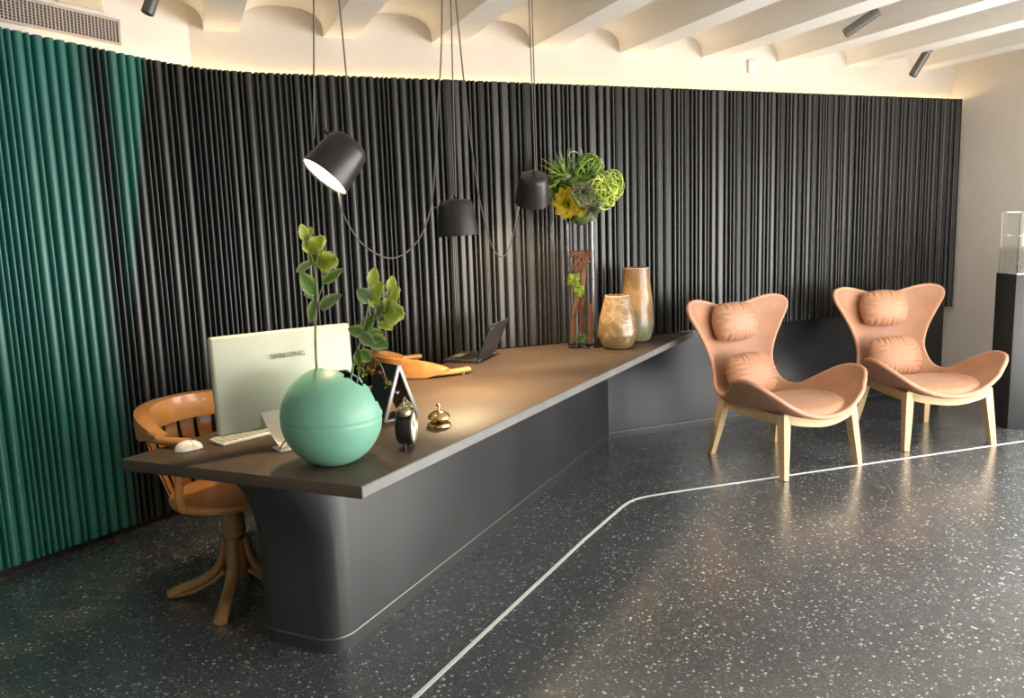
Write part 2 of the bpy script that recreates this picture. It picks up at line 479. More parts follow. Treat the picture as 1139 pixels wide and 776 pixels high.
# metal inlay line in the terrazzo
bm = nb()
ctrl = [(-.6, 1.44), (.589, 2.458), (1.726, 3.431), (2.10, 3.735)]
bend = [(2.10, 3.735), (2.19, 3.80), (2.28, 3.835), (2.40, 3.843), (2.52, 3.836)]
line = ctrl[:-1]+[tuple(v) for v in [(p.x, p.y) for p in catmull([(x, y, 0) for x, y in bend], 5)]]+[(5.183, 3.64), (6.08, 3.585)]
L_, R_ = [], []
for i, (x, y) in enumerate(line):
    a = Vector(line[max(i-1, 0)]); b = Vector(line[min(i+1, len(line)-1)]); t = (b-a).normalized(); n = Vector((-t.y, t.x))
    L_.append((x+n.x*.009, y+n.y*.009)); R_.append((x-n.x*.009, y-n.y*.009))
for i in range(len(line)-1): prism(bm, [L_[i], R_[i], R_[i+1], L_[i+1]], -.004, .0016)
struct(obj('trim_4', bm, M['brass_inlay'], smooth=False))
# sensor plate high on the back wall
bm = nb(); add_box(bm, (4.03, YB-.012, 2.665), (.075, .024, .095), bevel=.006); tag(obj('wall_sensor', bm, M['plaster']), 'small white box high on the back wall between two ceiling beams', 'sensor')

# air vent on the left wall above the green ribs
vt = thing('air_vent', 'pale metal air vent grille on left wall above the green ribs', 'vent', (-.222, 4.853, 2.555), ang)
vt.rotation_euler = (0, R(1.6), ang)
bm = nb(); add_box(bm, (-.40, .02, .065), (.80, .04, .13)); obj('duct', bm, M['vent_dark'], vt, smooth=False)
bm = nb()
for z in (.006, .124): add_box(bm, (-.40, -.008, z), (.82, .016, .014), bevel=.002)
for x in (.004, -.804): add_box(bm, (x, -.008, .065), (.014, .016, .13), bevel=.002)
obj('frame', bm, M['vent'], vt)
bm = nb()
for i in range(44): add_box(bm, (-.016-.0182*i, -.006, .065), (.006, .010, .118))
for j in range(1, 9): add_box(bm, (-.40, -.004, .0135*j), (.80, .006, .004))
obj('grille', bm, M['vent'], vt, smooth=False)

# ceiling spotlights
def spotlight(c, axis, ceil_z, label, off=.06):
    axis = Vector(axis).normalized(); c = Vector(c)
    t = thing('ceiling_spotlight', label, 'spotlight', c, group='bronze ceiling spotlights')
    q = Vector((0, 0, 1)).rotation_difference(axis).to_matrix().to_4x4()
    bm = nb(); add_lathe(bm, [(.026, -.11), (.030, -.108), (.030, .06), (.028, .062), (.030, .064), (.030, .108), (.026, .11)], 24, q)
    obj('barrel', bm, M['spot'], t)
    bm = nb(); add_lathe(bm, [(.022, -.1115), (.022, -.109)], 20, q); obj('lens', bm, M['vent_dark'], t)
    bm = nb(); base = axis*.05; add_tube(bm, [base, base+Vector((.01, 0, .04)), Vector((base.x+.01, base.y, ceil_z-c.z-.008))], .008, 8); obj('arm', bm, M['spot'], t)
    bm = nb(); add_lathe(bm, [(.035, ceil_z-c.z-.012), (.035, ceil_z-c.z+.01)], 20, Matrix.Translation((base.x+.01, base.y, 0))); obj('mount', bm, M['spot'], t)
    return t
spotlight((3.985, 4.0, 2.722), (.14, -.135, .118), 2.85, 'bronze spotlight tilted almost flat, upper right of ceiling')
spotlight((5.165, 4.6, 2.655), (.06, -.055, .145), 2.83, 'bronze spotlight pointing steeply down near the right wall')
spotlight((-.02, 4.38, 2.71), (.045, 0, .11), 2.83, 'bronze spotlight at top left above the air vent end')

for (x, y), e_, wh_ in (((3.75, 1.15), 430, 'over the open floor'), ((4.9, 2.35), 190, 'in front of the black plinth')):  # two unseen spotlights added to brighten the right-hand floor
    so = spotlight((x, y, 2.66), (.0, .0, .15), 2.83, 'bronze spotlight added to brighten the floor, hanging straight down '+wh_+', out of the picture')
    ls = bpy.data.lights.new('floor_fill', 'SPOT'); ls.energy = e_; ls.color = (1, .93, .84); ls.spot_size = R(105); ls.spot_blend = 1; ls.shadow_soft_size = .12
    lo = bpy.data.objects.new('floor_fill', ls); COL.objects.link(lo); lo.parent = so; lo.location = (0, 0, -.125)
# ------------------------------------------------------------------ reception desk
dk = thing('reception_desk', 'long dark reception desk with overhanging top along the ribbed wall', 'desk', (0, 0, 0))
top_out = [(.46, 2.48), (3.42, 4.958), (1.822, 4.958), (-.278, 3.226)]
bm = nb(); prism(bm, top_out, .706, .75, .004); o = obj('tabletop', bm, M['desk_top'], dk, angle=30)
bm = nb(); A_, C_, B_ = [Vector((x, y, 0)) for x, y in (top_out[0], top_out[1], top_out[3])]
for p, q_ in ((A_, C_),):  # thin strip along the front edge only, its pale colour standing for window light
    t_ = (q_-p).normalized(); n_ = Vector((t_.y, -t_.x, 0)); Ld = (q_-p).length
    add_box(bm, (p+q_)/2+n_*.0006+Vector((0, 0, .728)), (Ld-.006, .0016, .035), Matrix.Rotation(math.atan2(t_.y, t_.x), 3, 'Z'))
obj('lit_edge_band', bm, M['desk_edge_lit'], o, smooth=False)['label'] = 'window light on the front edge of the desk top, painted as a pale grey band'
fd = Vector((.731, .682, 0)); bn = Vector((-.682, .731, 0))
E0 = Vector((.405, 2.827, 0)); LEN = 3.17; TH = .40
def base_ring(z):
    f = 0
    if z > .42: t = (z-.42)/(.706-.42); f = .17*(1-math.sqrt(max(0, 1-t*t)))+.03*t
    r = .10; pts = []
    def pt(a, b): p = E0+fd*a+bn*b; pts.append(Vector((p.x, p.y, z)))
    pt(LEN, 0); pt(LEN*.5, 0)
    for i in range(9): a = -PI/2-PI/2*i/8; pt(r+r*math.cos(a)-f*(i/8), r+r*math.sin(a))
    for i in range(9): a = PI-PI/2*i/8; pt(r+r*math.cos(a)-f*(1-.3*i/8), TH-r+r*math.sin(a)+f*.5*(i/8))
    pt(LEN*.5, TH); pt(2.80, TH)
    return pts
bm = nb(); zs = [.0, .05, .06, .25, .42]+[.42+.286*math.sin(PI/2*i/9) for i in range(1, 10)]
rings = [[bm.verts.new(p) for p in base_ring(z)] for z in zs]
for a, b in zip(rings, rings[1:]):
    for i in range(len(a)): bm.faces.new((a[i], a[(i+1) % len(a)], b[(i+1) % len(a)], b[i]))
bm.faces.new(rings[0][::-1]); bm.faces.new(rings[-1])
obj('pedestal', bm, M['desk_base'], dk, angle=35)
bm = nb(); rg = base_ring(.055)[:20]
add_tube(bm, [p for p in rg], .0045, 6); obj('kick_strip', bm, M['kick'], dk)['label'] = 'thin pale metal line along the foot of the desk'

# ------------------------------------------------------------------ lounge chairs
def interp_sections(S, n):
    out = []
    keys = len(S[0]); m = len(S)
    for i in range(n):
        f = i/(n-1)*(m-1); k = min(int(f), m-2); t = f-k
        p0, p1, p2, p3 = S[max(k-1, 0)], S[k], S[k+1], S[min(k+2, m-1)]
        out.append([.5*((2*b)+(-a+c)*t+(2*a-5*b+4*c-d)*t*t+(-a+3*b-3*c+d)*t**3) for a, b, c, d in zip(p0, p1, p2, p3)])
    return out
# per section from the front lip to the top of the back: centre y, z; edge x, y, z; exponent
SHELL = [
    (.395, .362, .330, .340, .475, 2.2),
    (.330, .350, .445, .255, .570, 2.3),
    (.200, .335, .468, .150, .590, 2.4),
    (.060, .322, .447, .045, .565, 2.4),
    (-.080, .320, .375, -.075, .488, 2.4),
    (-.225, .345, .318, -.185, .425, 2.3),
    (-.340, .410, .285, -.305, .450, 2.2),
    (-.410, .540, .255, -.365, .575, 2.2),
    (-.450, .680, .290, -.388, .710, 2.3),
    (-.475, .805, .362, -.396, .840, 2.4),
    (-.485, .880, .415, -.402, .925, 2.4),
    (-.487, .915, .428, -.410, .972, 2.2),
    (-.493, .940, .408, -.432, 1.004, 2.0),
    (-.497, .955, .350, -.455, 1.018, 2.0),
]
def shell_point(sec, u):
    yc, zc, xe, ye, ze, p = sec
    t = abs(u)
    k = t**p; k2 = math.sin(PI/2*t)**2; b = max(0, min(1, (zc-.85)/.09)) if yc < -.4 else 0
    kz = k*(1-b)+k2*b
    return Vector((xe*u, yc+(ye-yc)*k, zc+(ze-zc)*kz))
SH = interp_sections(SHELL, 45)
NU = 29
def shell_rows(off=0):
    rows = [[shell_point(s, -1+2*j/(NU-1)) for j in range(NU)] for s in SH]
    if not off: return rows
    out = []
    for i, r in enumerate(rows):
        o = []
        for j, p in enumerate(r):
            du = r[min(j+1, NU-1)]-r[max(j-1, 0)]; dv = rows[min(i+1, len(rows)-1)][j]-rows[max(i-1, 0)][j]
            n = dv.cross(du); 
            n.normalize()
            if n.z < 0 and i < 20: n = -n
            o.append(p+n*off)
        out.append(o)
    return out
def pillow(bm, w, h, t, n=48, pinch=.06, wr=.006, seed=1, flat_back=.5):
    r = random.Random(seed); ph = [(r.uniform(0, 6), r.uniform(18, 40)) for _ in range(4)]
    fr, bk = [], []
    for i in range(n+1):
        a, b = [], []
        for j in range(n+1):
            u = -1+2*j/n; v = -1+2*i/n
            # rounded-square to superellipse outline
            k = math.sqrt(max(0, 1-.32*v*v)), math.sqrt(max(0, 1-.32*u*u))
            x = u*k[0]*w/2; y = v*k[1]*h/2
            q = max(0, (1-abs(u)**2.6)*(1-abs(v)**2.6))
            th = t*q**.5+.006*(1-max(abs(u), abs(v))**10)
            edge = max(abs(u), abs(v))
            wv = sum(math.sin(f*(x*1.0 if abs(v) > abs(u) else y)*5+p) for p, f in ph)*wr*edge**3*(1-edge**12)*.7
            a.append(Vector((x, y, th*.62+wv))); b.append(Vector((x, y, -th*flat_back+wv)))
        fr.append(a); bk.append(b)
    grid_mesh(bm, fr); grid_mesh(bm, bk)
    bmesh.ops.remove_doubles(bm, verts=bm.verts, dist=1e-5)

def lounge_chair():
    ch = thing('lounge_chair', '', 'armchair')
    rows = shell_rows(); 
    inner = shell_rows(.012); outer = shell_rows(-.014)
    bm = nb(); grid_mesh(bm, inner); V1 = None
    bm2 = nb()
    A = grid_mesh(bm2, inner); B = grid_mesh(bm2, outer)
    m, n = len(A), len(A[0])
    for i in range(m-1):
        bm2.faces.new((A[i][0], A[i+1][0], B[i+1][0], B[i][0])); bm2.faces.new((A[i][-1], A[i+1][-1], B[i+1][-1], B[i][-1]))
    for j in range(n-1):
        bm2.faces.new((A[0][j], A[0][j+1], B[0][j+1], B[0][j])); bm2.faces.new((A[-1][j], A[-1][j+1], B[-1][j+1], B[-1][j]))
    bm.free()
    obj('shell', bm2, M['leather'], ch, angle=60)
    rim = [r for r in rows[0]]+[r[-1] for r in rows[1:-1]]+rows[-1][::-1]+[r[0] for r in rows[-2:0:-1]]
    bm = nb(); add_tube(bm, rim, .0145, 8, closed=True); obj('piping', bm, M['leather_edge'], ch)['label'] = 'pale leather piping round the rim of the shell'
    # seat pad: follows the shell
    bm = nb(); n = 30; top_, bot = [], []
    def surf(y, x):
        best = None
        for s in SH[:26]:
            u = max(-1, min(1, x/s[2])); p = shell_point(s, u)
            dd = abs(p.y-y)
            if best is None or dd < best[0]: best = (dd, p.z)
        return best[1]
    for i in range(n+1):
        a, b = [], []
        for j in range(n+1):
            u = -1+2*j/n; v = -1+2*i/n
            x = .305*u*math.sqrt(1-.42*v*v); y = .085+.285*v*math.sqrt(1-.42*u*u)
            q = max(0, (1-abs(u)**3)*(1-abs(v)**3))
            z = surf(y, x)
            w = .0045*math.sin(x*150)*max(0, v)**5*(1-abs(v)**14)*2
            zc = .365+.02*u*u if True else z
            a.append(Vector((x, y, max(z, zc-.015)*.5+zc*.5+.072*q**.36+w))); b.append(Vector((x, y, max(z+.002, zc-.015)*.5+zc*.5-.022*q**.5)))
        top_.append(a); bot.append(b)
    grid_mesh(bm, top_); grid_mesh(bm, bot); bmesh.ops.remove_doubles(bm, verts=bm.verts, dist=1e-5)
    obj('seat_pad', bm, M['leather_pad'], ch, angle=70)
    bm = nb(); pillow(bm, .37, .27, .125, seed=3, wr=.0055)
    obj('head_pillow', bm, M['leather_pad'], ch, (.045, -.40, .868), (R(80), 0, R(180)), angle=70)
    # wooden frame: two side rails, a bowed front rail and a rear rail
    bm = nb()
    for s in (-1, 1):
        add_tube(bm, catmull([(s*.275, .285, .350), (s*.265, .12, .350), (s*.25, -.10, .352), (s*.235, -.275, .365)], 5), .018, 4, sx=.85, sy=1.7, up=(0, 0, 1), square=True)
    add_tube(bm, catmull([(-.29, .29, .375), (-.20, .33, .345), (0, .355, .322), (.20, .33, .345), (.29, .29, .375)], 6), .015, 4, sx=1, sy=1.7, up=(0, 0, 1), square=True)
    add_tube(bm, catmull([(-.235, -.275, .365), (0, -.30, .345), (.235, -.275, .365)], 6), .015, 4, sx=1, sy=1.4, up=(0, 0, 1), square=True)
    obj('frame', bm, M['ash'], ch, angle=50)
    for (x, y, bx, by) in ((-.278, .288, -.312, .335), (.278, .288, .312, .335), (-.235, -.272, -.285, -.35), (.235, -.272, .285, -.35)):
        bm = nb(); add_tube(bm, [(x, y, .385), (x*.5+bx*.5, y*.5+by*.5, .19), (bx, by, 0)], [.030, .026, .020], 4, sx=.9, sy=1, up=(0, 1, 0), square=True)
        obj('leg', bm, M['ash'], ch, angle=50)
    return ch
def lumbar(label):
    bm = nb(); pillow(bm, .40, .30, .13, seed=5, wr=.0075)
    return tag(obj('lumbar_cushion', bm, M['leather_pad'], None, angle=70), label, 'cushion', 'tan cushions on the lounge chairs')
c1 = lounge_chair(); c1['label'] = 'tan leather wingback lounge chair nearer the desk end'; c1['group'] = 'tan lounge chairs'
c2 = copy_tree(c1); c2['label'] = 'tan leather wingback lounge chair beside the black plinth'
l1 = lumbar('tan back cushion on the lounge chair nearer the desk'); l2 = l1.copy(); COL.objects.link(l2); l2['label'] = 'tan back cushion on the lounge chair beside the black plinth'
for c, l, x, y, a in ((c1, l1, 3.49, 4.07, 4.6), (c2, l2, 4.70, 4.08, -15)):
    # local +y is the chair's front; the front faces -Y of the room
    c.location = (x, y, 0); c.rotation_euler = (0, 0, R(a+180))
    mt = Matrix.Translation((x, y, 0)) @ Matrix.Rotation(R(a+180), 4, 'Z') @ Matrix.Translation((.055, -.225, .535)) @ Euler((R(68), 0, R(180)), 'XYZ').to_matrix().to_4x4()
    l.matrix_world = mt

# ------------------------------------------------------------------ wooden swivel armchairs
def swivel_chair():
    ch = thing('swivel_chair', '', 'chair')    # local +y = front
    def arc(a0, a1, r, z, n=24, ex=1.0): return [(r*math.sin(a0+(a1-a0)*i/n), -r*math.cos(a0+(a1-a0)*i/n)*ex, z) for i in range(n+1)]
    # arm bow: U in plan
    pts = [(-.305, .10, .772), (-.313, .05, .772)]+arc(R(-89), R(89), .315, .772)+[(.313, .05, .772), (.305, .10, .772)]
    bm = nb(); add_tube(bm, pts, .0165, 12, sx=1.45, sy=1, up=(0, 0, 1)); obj('arm_bow', bm, M['chair_wood'], ch)
    # crest rail: tall in the middle, tapering into the arms
    bm = nb(); rows = []
    for i in range(37):
        f = -1+2*i/36; a = f*R(84); e = 1-abs(f)**3
        zt = .80+.068*e; zb = .786 if False else .79-.0*e; zb = .788+.0*e
        zlo = .782 if abs(f) > .75 else .782
        zl = .785-.030*min(1, max(0, 1-abs(f))*4); 
        ri, ro = .284, .336+.010*e
        sct = [(ri, zl), (ro, zl), (ro+.004, zl+(zt-zl)*.5), (ro, zt-.006), ((ri+ro)/2, zt), (ri+.002, zt-.006), (ri-.006, zl+(zt-zl)*.5)]
        rows.append([Vector((r*math.sin(a), -r*math.cos(a), z)) for r, z in sct+sct[:1]])
    grid_mesh(bm, rows); bmesh.ops.remove_doubles(bm, verts=bm.verts, dist=1e-5); bmesh.ops.holes_fill(bm, edges=[e for e in bm.edges if e.is_boundary], sides=0)
    obj('crest_rail', bm, M['chair_wood'], ch, angle=50)
    # slotted back splat and bent supports
    for k in range(-3, 4):
        a = k*R(15); bm = nb()
        rows = []
        for z, r, w in ((.47, .235, .021), (.60, .275, .024), (.70, .30, .030), (.762, .308, .034)):
            rows.append([Vector((r*math.sin(a)+q*w*math.cos(a), -r*math.cos(a)+q*w*math.sin(a), z)) for q in (-1, -.3, .3, 1)])
        grid_mesh(bm, rows)
        bmesh.ops.solidify(bm, geom=list(bm.faces), thickness=.01)
        obj('back_slat', bm, M['chair_wood'], ch)
    for s in (-1, 1):
        bm = nb(); add_tube(bm, catmull([(s*.300, .06, .762), (s*.312, .05, .66), (s*.30, .02, .55), (s*.25, -.02, .475), (s*.17, -.04, .445)], 6), .014, 10, sx=1.5, up=(0, 1, 0)); obj('arm_support', bm, M['chair_wood'], ch)
    # saddle seat
    bm = nb(); rows = []
    for r, z in ((.0, .462), (.08, .463), (.15, .467), (.20, .475), (.225, .481), (.243, .480), (.25, .470), (.245, .450), (.22, .440), (.10, .436), (.0, .436)):
        rows.append([Vector((r*1.0*math.cos(2*PI*i/40), r*.98*math.sin(2*PI*i/40), z)) for i in range(41)])
    grid_mesh(bm, rows); bmesh.ops.remove_doubles(bm, verts=bm.verts, dist=1e-5)
    obj('seat', bm, M['chair_wood'], ch, angle=60)
    bm = nb(); add_lathe(bm, [(.075, .405), (.085, .41), (.085, .434), (.07, .437)], 24); add_lathe(bm, [(.016, .34), (.016, .41)], 16); obj('swivel_plate', bm, M['dark_metal'], ch)
    bm = nb(); add_lathe(bm, [(.030, .08), (.043, .10), (.046, .24), (.040, .25), (.044, .27), (.050, .30), (.046, .375), (.036, .39)], 24); obj('column', bm, M['chair_leg_wood'], ch)
    bm = nb(); add_lathe(bm, [(.0455, .262), (.051, .264), (.051, .272), (.0455, .274)], 24); obj('collar', bm, M['brass'], ch)
    for k in range(4):
        a = R(27+90*k); d = Vector((math.cos(a), math.sin(a), 0))
        bm = nb()
        pts = catmull([d*.045+Vector((0, 0, .27)), d*.055+Vector((0, 0, .20)), d*.085+Vector((0, 0, .125)), d*.16+Vector((0, 0, .072)), d*.24+Vector((0, 0, .045)), d*.295+Vector((0, 0, .020))], 5)
        add_tube(bm, pts, [.021+.007*min(1, i/len(pts)*1.6) for i in range(len(pts))], 10, sx=1.0, sy=.8, up=(0, 0, 1)); 
        lg = obj('leg', bm, M['chair_leg_wood'], ch)
        bm = nb(); add_tube(bm, catmull([d*.05+Vector((0, 0, .115)), d*.11+Vector((0, 0, .07)), d*.20+Vector((0, 0, .028)), d*.285+Vector((0, 0, .016))], 5), .016, 10, sx=1.3, sy=.9, up=(0, 0, 1)); obj('lower_bend', bm, M['chair_leg_wood'], lg)
    return ch
w1 = swivel_chair(); tag(w1, 'wooden bentwood swivel armchair with round seat behind the white monitor', 'chair', 'wooden swivel armchairs')
w1.location = (.10, 3.557, 0); w1.rotation_euler = (0, 0, R(-135))
w2 = copy_tree(w1); w2['label'] = 'wooden swivel armchair mostly hidden behind the leafy branch beside the laptop'
w2.location = (1.27, 4.50, 0); w2.rotation_euler = (0, 0, R(-80))

# ------------------------------------------------------------------ pendants and cords
def pendant(label, c, axis, cords, energy):
    t = thing('pendant_lamp', label, 'pendant lamp', c, group='black pendant lamps over the desk')
    axis = Vector(axis).normalized()       # direction of the opening
    q = Vector((0, 0, -1)).rotation_difference(axis).to_matrix().to_4x4()
    bm = nb()
    add_lathe(bm, [(.0, .088), (.045, .088), (.066, .084), (.078, .074), (.085, .055), (.094, -.02), (.101, -.086), (.099, -.088), (.096, -.084), (.089, -.02), (.080, .05), (.06, .072), (.0, .076)], 40, q, False, False)
    bmesh.ops.remove_doubles(bm, verts=bm.verts, dist=1e-5)
    obj('shade', bm, M['lamp_black'], t, angle=50)
    bm = nb(); add_lathe(bm, [(.0, -.086), (.06, -.085), (.0955, -.080), (.0935, -.06), (.0, -.06)], 40, q, False, False); bmesh.ops.remove_doubles(bm, verts=bm.verts, dist=1e-5)
    obj('diffuser', bm, M['lamp_glow'], t)['label'] = 'glowing warm white disc inside the shade'
    bm = nb(); add_lathe(bm, [(.006, .085), (.006, .105), (.003, .108)], 12, q); obj('cable_grip', bm, M['dark_metal'], t)
    bm = nb(); add_tube(bm, [q @ Vector((-.084, 0, .05)), q @ Vector((-.108, 0, .055))], [.004, .006], 8); obj('tilt_knob', bm, M['dark_metal'], t)
    for pts in cords:
        bm = nb(); add_tube(bm, catmull([Vector(p)-Vector(c) for p in pts], 5), .0035, 6); obj('cord', bm, M['cord'], t)
    ld_ = bpy.data.lights.new('pendant_bulb', 'SPOT'); ld_.energy = energy; ld_.color = (1, .72, .42); ld_.spot_size = R(110); ld_.spot_blend = .6; ld_.shadow_soft_size = .06
    lo = bpy.data.objects.new('pendant_bulb', ld_); COL.objects.link(lo); lo.parent = t
    lo.matrix_local = q @ Matrix.Translation((0, 0, -.093))
    return t
vw = Vector((.371, .9285, 0)); vr = Vector((.9285, -.371, 0))      # away from / to the right of the usual viewpoint
CZ = 2.86
pendant('tilted black pendant lamp showing its lit face, left of the three',
        (.580, 3.180, 1.825), vr*-.58+Vector((0, 0, -.74))-vw*.32,
        [[(.560, 3.192, CZ), (.531, 3.199, 2.409), (.500, 3.211, 1.906)], [(.59, 3.17, CZ), (.616, 3.166, 2.47), (.636, 3.160, 1.885)],
         [(.575, 3.190, 1.742), (.580, 3.20, 1.66), (.609, 3.246, 1.597), (.668, 3.3, 1.513), (.749, 3.346, 1.455), (.825, 3.393, 1.435), (.909, 3.437, 1.465), (.987, 3.484, 1.54), (1.05, 3.537, 1.67), (1.094, 3.597, 1.853), (1.137, 3.658, 2.099), (1.186, 3.716, 2.39), (1.235, 3.79, CZ)]], 55)
pendant('black pendant lamp hanging straight down, middle of the three',
        (1.243, 3.771, 1.603), Vector((0, 0, -1))+vr*.04, [[(1.262, 3.765, CZ), (1.252, 3.768, 2.3), (1.243, 3.771, 1.70)]], 170)
pendant('black pendant lamp with its top tipped forward, right of the three beside the tall bouquet',
        (1.880, 4.297, 1.765), Vector((0, 0, -1))+vw*.58+vr*-.06,
        [[(1.886, 4.296, CZ), (1.880, 4.26, 1.86)], [(1.903, 4.29, CZ), (1.890, 4.26, 1.86)],
         [(1.84, 4.30, 1.70), (1.80, 4.325, 1.66), (1.747, 4.273, 1.536), (1.693, 4.216, 1.437), (1.623, 4.166, 1.387), (1.553, 4.116, 1.444), (1.496, 4.061, 1.565), (1.442, 4.004, 1.727), (1.393, 3.945, 1.971), (1.35, 3.885, 2.222), (1.311, 3.822, 2.459), (1.26, 3.75, CZ)]], 140)

# ------------------------------------------------------------------ monitor, keyboard, mouse
DZ = .7502
th = R(74); md = Vector((math.sin(th), math.cos(th), 0))
mo = thing('computer_monitor', 'white flat computer monitor seen from behind on the desk', 'monitor', (.062, 3.035, DZ), math.atan2(md.y, md.x))
MW, MH, MB = .55, .362, .082
tilt = Euler((R(-3), 0, 0))
bm = nb(); add_box(bm, (MW/2, .02, MB+MH/2), (MW, .036, MH), tilt, bevel=.011, seg=3); obj('housing', bm, M['white_plastic'], mo)
bm = nb(); add_box(bm, (MW/2, .0405, MB+MH/2), (MW-.04, .003, MH-.04), tilt); obj('screen', bm, M['black_plastic'], mo)
text_mesh('maker_lettering', 'SAMSUNG', .0255, .0008, M['grey_mark'], mo, (.282, -.0035, MB+.268), (R(87), 0, 0), 1.15)
bm = nb()
for i in range(6): add_box(bm, (.185+.014*i, .0065, MB+.068), (.008, .006, .012), tilt)
obj('port', bm, M['black_plastic'], mo, smooth=False)
bm = nb()
rows = []
for z, y, w0, w1 in ((.148, -.004, .158, .30), (.08, -.022, .176, .325), (.025, -.055, .196, .35), (.006, -.080, .205, .362)):
    rows.append([Vector((w0+(w1-w0)*j/4, y, z)) for j in range(5)])
grid_mesh(bm, rows); bmesh.ops.solidify(bm, geom=list(bm.faces), thickness=.008)
add_box(bm, (.26, -.035, .005), (.13, .09, .008), bevel=.003)
obj('stand', bm, M['white_gloss'], mo)
bm = nb(); add_tube(bm, catmull([(.19, -.085, .018), (.215, -.07, .04), (.265, -.05, .06), (.30, -.03, .09), (.32, -.02, .10)], 5), .003, 6); obj('cable', bm, M['black_plastic'], mo)
kb = thing('keyboard', 'white keyboard lying on the desk behind the lower left corner of the monitor', 'keyboard', (.18, 3.335, DZ), math.atan2(md.y, md.x)+R(14))
bm = nb(); add_box(bm, (0, 0, .009), (.29, .10, .012), Euler((R(4), 0, 0)), bevel=.004); obj('body', bm, M['white_gloss'], kb)
for i in range(10):
    bm = nb()
    for j in range(4): add_box(bm, (-.126+.028*i, -.034+.023*j, .0160+.0016*(j-1.5)), (.023, .018, .005), bevel=.0015, seg=1)
    obj('key_column', bm, M['white_plastic'], kb)
ms = thing('computer_mouse', 'white computer mouse on the left end of the desk', 'mouse', (-.045, 3.242, DZ), R(20))
bm = nb(); rows = []
for i in range(13):
    u = -1+2*i/12; r = []
    for j in range(13):
        a = PI*j/12; wx = .031*math.sqrt(max(0, 1-abs(u)**2.5)); 
        r.append(Vector((.055*u, wx*math.cos(a), .002+.036*math.sin(a)**.8*max(0, 1-abs(u)**2.2)**.6*(1.0-.12*u))))
    rows.append(r)
grid_mesh(bm, rows); obj('shell', bm, M['white_gloss'], ms)
bm = nb(); add_lathe(bm, [(.006, -.003), (.0075, 0), (.006, .003)], 14, Matrix.Translation((.026, 0, .031)) @ Matrix.Rotation(PI/2, 4, 'X')); obj('scroll_wheel', bm, M['grey_mark'], ms)
bm = nb(); add_tube(bm, catmull([(.008, .030, .017), (.008, .02, .031), (.008, 0, .0385), (.008, -.02, .031), (.008, -.03, .017)], 4), .0008, 6); obj('button_seam', bm, M['grey_mark'], ms)

# ------------------------------------------------------------------ broken-egg globe vase with two branches
GC = Vector((.432, 2.795, 0)); GR = .176
gv = thing('globe_vase', 'mint green round vase with jagged broken-shell rim on the desk', 'vase', (GC.x, GC.y, DZ))
CAPS = [((vw*.22+vr*.02+Vector((0, 0, .97))).normalized(), .915), ((vr*.50+vw*.10+Vector((0, 0, .85))).normalized(), .885), ((vr*.90+vw*.30+Vector((0, 0, .45))).normalized(), .875), ((vr*.86+vw*.46+Vector((0, 0, -.15))).normalized(), .86)]
N = CAPS[1][0]; Nx = N.orthogonal().normalized(); Ny = N.cross(Nx)
jr = random.Random(4); jag = [jr.uniform(-1, 1) for _ in range(46)]
def jagged(a, amp):
    f = (a/(2*PI) % 1)*46; i = int(f); t = f-i
    return amp*(jag[i % 46]*(1-t)+jag[(i+1) % 46]*t)
def shell_sphere(rad, thr, amp, m, name, zc, seam=False, phase=0, th=.006):
    bm = nb(); nu, nv = 160, 100; V = []
    for i in range(nv+1):
        ph = PI*i/nv; row = []
        for j in range(nu):
            a = 2*PI*j/nu
            n = Vector((math.sin(ph)*math.cos(a), math.sin(ph)*math.sin(a), -math.cos(ph)))
            r = rad
            if seam and abs(n.z+.03) < .012: r -= .0025
            p = n*r; p.z = max(p.z, -zc+.001)
            row.append((n, bm.verts.new((p.x, p.y, p.z+zc))))
        V.append(row)
    for i in range(nv):
        for j in range(nu):
            q = [V[i][j], V[i][(j+1) % nu], V[i+1][(j+1) % nu], V[i+1][j]]
            c = sum((x[0] for x in q), Vector())/4
            a = math.atan2(c.dot(Ny), c.dot(Nx))+phase
            if max(c.normalized().dot(k_)-t_ for k_, t_ in CAPS) < thr+jagged(a, amp):
                bm.faces.new([x[1] for x in q])
    bmesh.ops.remove_doubles(bm, verts=bm.verts, dist=1e-6)
    bmesh.ops.delete(bm, geom=[v for v in bm.verts if not v.link_faces], context='VERTS')
    bmesh.ops.recalc_face_normals(bm, faces=bm.faces)
    bmesh.ops.solidify(bm, geom=list(bm.faces), thickness=th)
    return obj(name, bm, m, gv, angle=50)
shell_sphere(GR, .0, .028, M['mint'], 'shell', .168, True)
shell_sphere(GR-.007, .018, .026, M['black_inner'], 'liner', .167, False, 1.3, .003)

